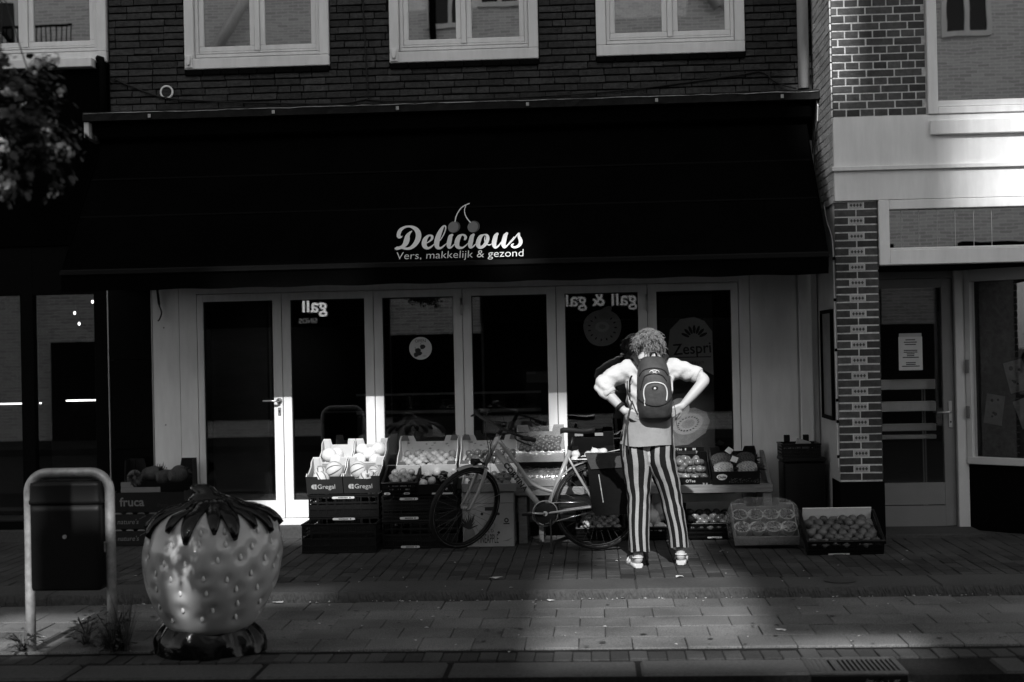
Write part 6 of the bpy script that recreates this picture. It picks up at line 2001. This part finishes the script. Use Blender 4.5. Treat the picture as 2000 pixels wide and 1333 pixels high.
# cut-out slice poster on the fifth door (a fruit slice with seeds)
t = thing('fruit_poster', 'dim round fruit slice poster with seeds on the fifth folding door', 'poster', (.075, .018, 1.78))
b = MB(); b.prism([(math.cos(2*PI*k/36)*.165*(1+.03*math.sin(3*2*PI*k/36)), math.sin(2*PI*k/36)*.165*(1+.04*math.sin(2*2*PI*k/36+1))) for k in range(36)], -.001, .001, 'Y'); b.build('slice', 'print_mid', t)
b = MB(); disc(b, 0.0, .01, .062, .045, -.0016); b.build('core', 'print_light', t)
b = MB(); disc(b, 0.0, .01, .030, .02, -.0022); b.build('core_dark', 'print_mid', t)
for k in range(15):
    a = 2*PI*k/15; b = MB(); b.M = Matrix.Translation((math.cos(a)*.115, 0, math.sin(a)*.105)) @ Matrix.Rotation(-a, 4, 'Y'); disc(b, 0, 0, .013, .006, -.0018, 10); b.build('seed', 'print_dark', t)
b = MB(); b.M = Matrix.Rotation(R(-35), 4, 'Y'); b.prism([(.10+math.cos(2*PI*k/20)*.07, .10+math.sin(2*PI*k/20)*.035) for k in range(20)], -.0030, -.0022, 'Y'); b.build('leaf_print', 'print_mid', t)
b = MB(); disc(b, .02, .10, .048, .040, -.0036, wob=.1); b.build('berry_print', 'print_dim', t)

# kiwi banner behind the sixth door
t = thing('kiwi_banner', 'tall banner with script lettering and kiwi halves behind the right folding door', 'banner', (.90, .022, .33))
b = MB(); b.box(-.33, .13, -.001, .001, .0, 1.72); b.build('sheet', 'print_dark', t)
b = MB(); b.prism([(-.23, 1.05), (-.26, 1.25), (-.24, 1.42), (-.15, 1.51), (-.03, 1.53), (.06, 1.49), (.125, 1.40), (.128, 1.02), (.02, 1.08), (-.12, 1.15)], -.003, -.0012, 'Y'); b.build('panel', 'print_dim', t)
text('lettering', 'Zespri', .135, 'print_dark', t, (-.215, -.0045, 1.20), (PI/2, R(-3), 0), offset=.0015, width=.33)
b = MB(); b.box(-.20, .11, -.0052, -.0036, 1.175, 1.183); b.build('underline', 'print_dark', t)
text('lettering', 'KIWIFRUIT', .036, 'print_dark', t, (-.05, -.0045, 1.115), align='CENTER', spacing=1.2)
for k in range(7):
    a = R(25)+R(130)*k/6
    b = MB(); b.M = Matrix.Translation((-.03, 0, 1.335)) @ Matrix.Rotation(-a, 4, 'Y'); disc(b, .085, 0, .038, .013, -.0042, 14); b.build('petal', 'print_dark', t)
b = MB(); b.prism([(-.33, .40), (-.10, .42), (.05, .52), (.09, .62), (.06, .70), (-.04, .74), (-.2, .72), (-.33, .66)], -.003, -.0012, 'Y'); b.build('fruit_print', 'print_flesh', t)
b = MB(); b.M = Matrix.Translation((-.10, 0, .60)) @ Matrix.Rotation(R(-20), 4, 'Y'); disc(b, 0, 0, .135, .085, -.0034); b.build('fruit_ring', 'print_dim', t)
b = MB(); b.M = Matrix.Translation((-.10, 0, .60)) @ Matrix.Rotation(R(-20), 4, 'Y'); disc(b, 0, 0, .06, .035, -.0048); b.build('fruit_core', 'print_flesh', t)
for k in range(20):
    a = 2*PI*k/20; b = MB(); b.M = Matrix.Translation((-.10, 0, .60)) @ Matrix.Rotation(R(-20), 4, 'Y'); disc(b, math.cos(a)*.092, math.sin(a)*.055, .010, .006, -.0042, 8); b.build('seed', 'print_dark', t)
b = MB(); disc(b, -.17, .74, .085, .085, -.0046); b.build('round_mark', 'print_mid', t)
b = MB(); disc(b, -.03, .10, .19, .17, -.0032, 36); b.build('kiwi_half', 'print_mid', t)
b = MB(); disc(b, -.03, .10, .045, .06, -.0040); b.build('kiwi_core', 'print_light', t)
for k in range(18):
    a = PI*k/17; b = MB(); b.M = Matrix.Translation((-.03+math.cos(a)*.09, 0, .10+math.sin(a)*.095)) @ Matrix.Rotation(-a, 4, 'Y'); disc(b, 0, 0, .016, .007, -.0044, 8); b.build('seed', 'print_dark', t)
rr = random.Random(6)
for k in range(9):
    a = R(160)-R(120)*k/8; L_ = rr.uniform(.07, .15); c = Vector((-.03+math.cos(a)*.195, -.0026, .10+math.sin(a)*.175)); d = Vector((math.cos(a+.3), 0, math.sin(a+.3))); s_ = Vector((-d.z, 0, d.x))*.022
    b = MB(); b.add([c-s_, c+s_, c+d*L_], [(0, 1, 2)]); b.build('splash', 'print_light', t)

# ---------------------------------------------------------------- behind the right-hand glass
t = thing('reflection_boards', 'white shelf boards for a bright reflection in the right grey door', 'stand_in', (2.70, .10, 0))  # boards added in place of a bright reflection in the door glass
for k, (z, h, m_) in enumerate(((1.19, .085, 'white_paint'), (1.0, .085, 'white_paint'), (.83, .06, 'grey_plaster'), (.76, .035, 'grey_plaster'))):
    MB().cbox(-.27, .24, 0, .10, z, z+h, .004).build('board', m_, t)
for x in (.15, .17):
    MB().box(x-.006, x+.006, .101, .112, 0.02, 1.27).build('upright', 'alu', t)
t = thing('door_notice', 'printed white notice taped inside the right grey door', 'notice', (2.70, YD+.0185, 1.36))
MB().box(-.105, .095, -.0008, .0008, 0, .285).build('sheet', 'print_light', t)
rr = random.Random(3)
for k, z in enumerate((.255, .235, .215, .165, .150, .135, .120, .105, .060, .045, .03)):
    hw = rr.uniform(.03, .075); MB().box(-.005-hw, -.005+hw, -.0016, -.001, z, z+.008).build('print_line', 'print_dark', t)
MB().box(-.10, .09, -.002, .0, .285, .315).build('header', 'print_mid', t)
for k, (u, z, w_, h, a) in enumerate(((.22, 1.02, .16, .25, .15), (.42, 1.30, .17, .26, -.25), (.50, 1.0, .16, .24, -.35))):
    M_ = sw.M @ Matrix.Translation((u, .03, z)) @ Matrix.Rotation(a, 4, 'Y')
    t = thing('window_poster', ('leftmost tilted paper poster inside the slanted shop window', 'upper tilted paper poster inside the slanted shop window', 'tilted paper poster at the picture edge inside the slanted shop window')[k], 'poster')
    t.matrix_basis = M_
    MB().box(-w_/2, w_/2, -.0008, .0008, -h/2, h/2).build('sheet', 'print_flesh', t)
    for q in range(5):
        b = MB(); disc(b, random.uniform(-.05, .05), random.uniform(-.09, .09), random.uniform(.008, .02), None, -.0016, 10); b.build('blot', 'print_dark', t)

# ================================================================ HANGING GERANIUMS (on a lamp post at the left edge)
mat('geranium_leaf', 0.035, 0.6, 0.3, 0.4, 20, rand=.0)
mat('geranium_petal', 0.62, 0.7, 0.2, 0.2, 20)
mat('lamp_post', 0.012, 0.45, 0.4, 0.2, 10)
HG = Vector((-2.27, -7.0, 2.56))
t = thing('lamp_post', 'dark lamp post with a bracket arm just beyond the left picture edge', 'lamp post', (-3.02, -7.0, -.165))
b = MB(); b.tube([(0, 0, 0), (0, 0, 1.0), (0, 0, 5.2)], [.075, .055, .045], 14); b.build('post', 'lamp_post', t)
b = MB(); b.tube([(0, 0, 3.18), (.45, 0, 3.23), (.76, 0, 3.21)], .014, 8); b.build('arm', 'lamp_post', t)
b = MB(); b.ball((0, 0, 5.35), .16, .16, .2, 14, 10); b.build('lantern', 'lamp_post', t)
hg = thing('hanging_basket', 'hanging basket of pale geraniums at the upper left edge', 'flower basket', HG)
b = MB()
b.loft([[(math.cos(2*PI*k/20)*r_, math.sin(2*PI*k/20)*r_, z) for k in range(20)] for r_, z in ((.04, -.17), (.11, -.13), (.15, -.05), (.16, .0), (.145, .0), (.10, -.12))], 0); b.build('pot', 'lamp_post', hg)
for k in range(3):
    a = 2*PI*k/3; b = MB(); b.tube([(math.cos(a)*.15, math.sin(a)*.15, 0), (0, 0, .485)], .003, 5); b.build('chain', 'lamp_post', hg)
rr = random.Random(21)
Lf = MB()
cl = []
for k in range(80):                                  # clumps through an uneven, drooping volume
    a = rr.uniform(0, 2*PI); u = rr.random()
    rad = .25*math.sqrt(u)*rr.uniform(.75, 1.1)
    z = rr.uniform(-.27, .20)*(.55+.6*math.sqrt(u))
    if z < -.25: rad *= .8
    cl.append(Vector((math.cos(a)*rad, math.sin(a)*rad, z)))
for c in cl:
    for q in range(22):
        p = c+Vector((rr.gauss(0, .03), rr.gauss(0, .03), rr.gauss(0, .03)))
        nrm = (p*1.2+Vector((rr.uniform(-.5, .5), rr.uniform(-.5, .5), .5))).normalized()
        tv = nrm.orthogonal().normalized(); bv = nrm.cross(tv)
        r_ = rr.uniform(.009, .022); rot = rr.uniform(0, 6)
        n = 7
        vs = [p+nrm*.004]+[p+(tv*math.cos(rot+2*PI*i/n)+bv*math.sin(rot+2*PI*i/n))*r_*(1+.16*math.sin(3*2*PI*i/n+q)) for i in range(n)]
        Lf.add(vs, [(0, 1+i, 1+(i+1) % n) for i in range(n)], 0)
o = Lf.build('foliage', 'geranium_leaf', hg); o['kind'] = 'stuff'
stm = MB()
heads = []
for k in range(60):
    c = rr.choice(cl); d = (c+Vector((rr.uniform(-.2, .2), rr.uniform(-.4, .1), rr.uniform(0, .4)))).normalized()
    h = c+d*rr.uniform(.03, .09)
    stm.tube([c*.5, c*.9+Vector((0, 0, .03)), h], .0022, 4, caps=False)
    heads.append(h)
o = stm.build('stems', 'geranium_leaf', hg); o['kind'] = 'stuff'
fm_ = []
for q in range(4):
    b = MB(); r2 = random.Random(q)
    for m_ in range(12):                             # a head is a loose ball of five-petal florets
        d = Vector((r2.gauss(0, 1), r2.gauss(0, 1), r2.gauss(.4, .8))).normalized()
        p = d*r2.uniform(.018, .036); tv = d.orthogonal().normalized(); bv = d.cross(tv); r0 = r2.uniform(0, 6)
        for i in range(5):
            a = r0+2*PI*i/5; e = tv*math.cos(a)+bv*math.sin(a); f_ = tv*math.cos(a+1.57)+bv*math.sin(a+1.57)
            b.add([p, p+e*.007+f_*.0045+d*.002, p+e*.0135+d*.001, p+e*.007-f_*.0045+d*.002], [(0, 1, 2, 3)])
    fm_.append(b.mesh('flower_head', 'geranium_petal'))
for h in heads:
    put('flower_head', fm_[rr.randrange(4)], hg, h, (rr.uniform(-.4, .4), rr.uniform(-.4, .4), rr.uniform(0, 6)), (rr.uniform(.6, 1.0),)*3)

# ================================================================ WEEDS, DRAIN, LITTER
mat('weed', 0.045, 0.7, 0.2, 0.4, 20)
mat('dry_grass', 0.17, 0.8, 0.2, 0.3, 20)
def weed(label, loc, n, h, spread, dry=0, seed=0, leafy=0):
    t = thing('weed', label, 'weed', loc)
    r2 = random.Random(seed)
    b = MB()
    for k in range(n):
        a = r2.uniform(0, 2*PI); ln = h*r2.uniform(.4, 1.0); le = r2.uniform(.1, 1.0)*spread
        p0 = Vector((math.cos(a)*.03*r2.random(), math.sin(a)*.03*r2.random(), 0))
        d = Vector((math.cos(a)*le, math.sin(a)*le, 1)).normalized()
        side = Vector((-math.sin(a), math.cos(a), 0))*r2.uniform(.002, .005)
        prev = p0
        m_ = 1 if r2.random() < dry else 0
        for s_ in range(4):
            nx = prev+d*ln/4
            w0, w1 = 1-s_/4, 1-(s_+1)/4+.02
            b.add([prev-side*w0, prev+side*w0, nx+side*w1, nx-side*w1], [(0, 1, 2, 3)], m_)
            prev = nx; d = (d+Vector((0, 0, -.16*spread))+Vector((r2.uniform(-.1, .1), r2.uniform(-.1, .1), 0))).normalized()
    o = b.build('blades', ['weed', 'dry_grass'], t); o['kind'] = 'stuff'
    if leafy:
        b = MB()
        for k in range(leafy):
            a = r2.uniform(0, 2*PI); z = h*r2.uniform(.1, 1.0); rad = r2.uniform(.02, .13)*(1.2-z/h*.5)
            c = Vector((math.cos(a)*rad, math.sin(a)*rad, z)); s_ = r2.uniform(.018, .04)
            e = Vector((math.cos(a), math.sin(a), r2.uniform(-.6, .3))).normalized(); f_ = Vector((-math.sin(a), math.cos(a), r2.uniform(-.3, .3)))
            b.add([c, c+e*s_*.5+f_*s_*.4, c+e*s_*.8+f_*s_*.2, c+e*s_*1.4, c+e*s_*.8-f_*s_*.25, c+e*s_*.5-f_*s_*.4], [(0, 1, 2, 3), (0, 3, 4, 5)], 0)
        o = b.build('leaves', 'weed', t); o['kind'] = 'stuff'
        b = MB()
        for k in range(7):
            a = r2.uniform(0, 2*PI); b.tube([(0, 0, 0), (math.cos(a)*.03, math.sin(a)*.03, h*.5), (math.cos(a)*.10, math.sin(a)*.10, h*r2.uniform(.7, 1.0))], .003, 5, caps=False)
        o = b.build('stalks', 'weed', t); o['kind'] = 'stuff'
    return t
weed('leafy weed growing under the litter bin', (-2.97, -4.30, ZL), 40, .16, 1.0, .1, 1, 60)
weed('bushy dry weed at the right foot of the steel hoop', (-2.76, -4.47, ZL), 320, .24, 1.1, .35, 2, 110)
weed('tall thin seeding grass beside the right hoop leg', (-2.70, -4.44, ZL), 70, .40, .40, .8, 3)
weed('low leafy weed at the left hoop leg', (-3.30, -4.42, ZL), 90, .12, 1.3, .1, 4, 60)
weed('sparse weed at the kerb below the road edge, right of centre', (.42, -5.17, -.165), 90, .07, 1.3, .3, 5, 20)
weed('sparse weed at the kerb beside the drain', (.72, -5.18, -.165), 90, .07, 1.3, .3, 6, 25)
weed('clump of pale leaves at the kerb below the drain, at the right', (1.42, -5.19, -.165), 130, .09, 1.4, .5, 7, 40)

# street drain
t = thing('street_drain', 'dark cast iron street drain grate set in the kerb', 'drain', (1.30, -4.93, ZL))
MB().cbox(-.245, .245, -.20, .16, -.08, -.012, .006).build('pit', 'black_paint', t)
fr = MB()
for (x0, x1, y0, y1) in ((-.245, .245, .13, .16), (-.245, .245, -.20, -.165), (-.245, -.215, -.1645, .1295), (.215, .245, -.1645, .1295)):
    fr.cbox(x0, x1, y0, y1, -.011, .004, .003)
mat('cast_iron', 0.035, 0.7, 0.4, 0.35, 40, .4, 80)
fr.build('frame', 'cast_iron', t)
for k in range(17):
    x = -.20+k*.025
    MB().cbox(x-.007, x+.007, -.16, .125, -.011, .001, .002).build('bar', 'cast_iron', t)
# round cover in the kerb band
t = thing('round_cover', 'small round iron cover in the smooth kerb band at the right', 'cover', (1.62, -2.69, .003))
b = MB(); b.tube([(0, 0, 0), (0, 0, .004)], .105, 28); b.build('plate', 'cast_iron', t)
# litter
mat('litter_pale', 0.5, 0.8, 0.2, 0.2, 30)
rr = random.Random(40)
spots = [(.556, -2.50, .012, 'bright scrap of paper on the kerb band right of the feet', .030), (-.72, -2.45, .012, 'long white scrap on the kerb band below the bicycle', .035), (-2.15, -2.98, ZL+.008, 'pale crumpled leaf at the kerb left of centre', .035), (-.33, -3.0, ZL+.008, 'pale scrap at the kerb foot, left edge of the sunlit patch', .026), (1.05, -4.05, ZL+.006, 'thin pale scrap lying on the sunlit tiles', .022)]
for (x, y, z, lab, s_) in spots:
    b = MB(); n = 8
    vs = [(0, 0, .006)]+[(math.cos(2*PI*i/n)*s_*rr.uniform(.6, 1.2)*1.3, math.sin(2*PI*i/n)*s_*rr.uniform(.5, 1), rr.uniform(-.003, .008)) for i in range(n)]
    b.add(vs, [(0, 1+i, 1+(i+1) % n) for i in range(n)]); o = b.build('litter_scrap', 'litter_pale', None, (x, y, z)); tag(o, lab, 'scrap', 'scraps of litter')
b = MB()
for k in range(170):
    x = rr.uniform(-3.4, 2.6)
    y, z0 = rr.choice(((rr.uniform(-2.99, -2.94), ZL+.003), (rr.uniform(-2.95, -1.2), .004), (rr.uniform(-4.6, -3), ZL+.004), (rr.uniform(-2.97, -2.93), ZL+.004)))
    s_ = rr.uniform(.004, .011); a = rr.uniform(0, 3)
    e, f_ = Vector((math.cos(a), math.sin(a), 0))*s_*1.6, Vector((-math.sin(a), math.cos(a), 0))*s_*.8
    c = Vector((x, y, z0))
    b.add([c-e, c-f_+Vector((0, 0, .004)), c+e, c+f_+Vector((0, 0, .003))], [(0, 1, 2, 3)])
o = b.build('fallen_petals', 'litter_pale'); tag(o, 'tiny pale petals and crumbs scattered over the pavement', 'debris', kind='stuff')

# trodden chewing gum and damp spots
mat('gum_spot', 0.022, 0.8, 0.3, 0.3, 30)
b = MB()
for k in range(130):
    x = rr.uniform(-3.4, 2.6)
    y, z0 = rr.choice(((rr.uniform(-2.4, -1.2), .0042), (rr.uniform(-4.55, -3.0), ZL+.0062), (rr.uniform(-4.55, -3.0), ZL+.0062)))
    s_ = rr.uniform(.006, .02); n = 9; ph = rr.uniform(0, 6)
    b.add([(x, y, z0+.0015)]+[(x+math.cos(2*PI*i/n)*s_*(1+.25*math.sin(2*2*PI*i/n+ph)), y+math.sin(2*PI*i/n)*s_*rr.uniform(.7, 1.1), z0) for i in range(n)], [(0, 1+i, 1+(i+1) % n) for i in range(n)])
o = b.build('gum_spots', 'gum_spot'); tag(o, 'dark trodden gum spots dotted over the pavement', 'gum', kind='stuff')

finish_texts()
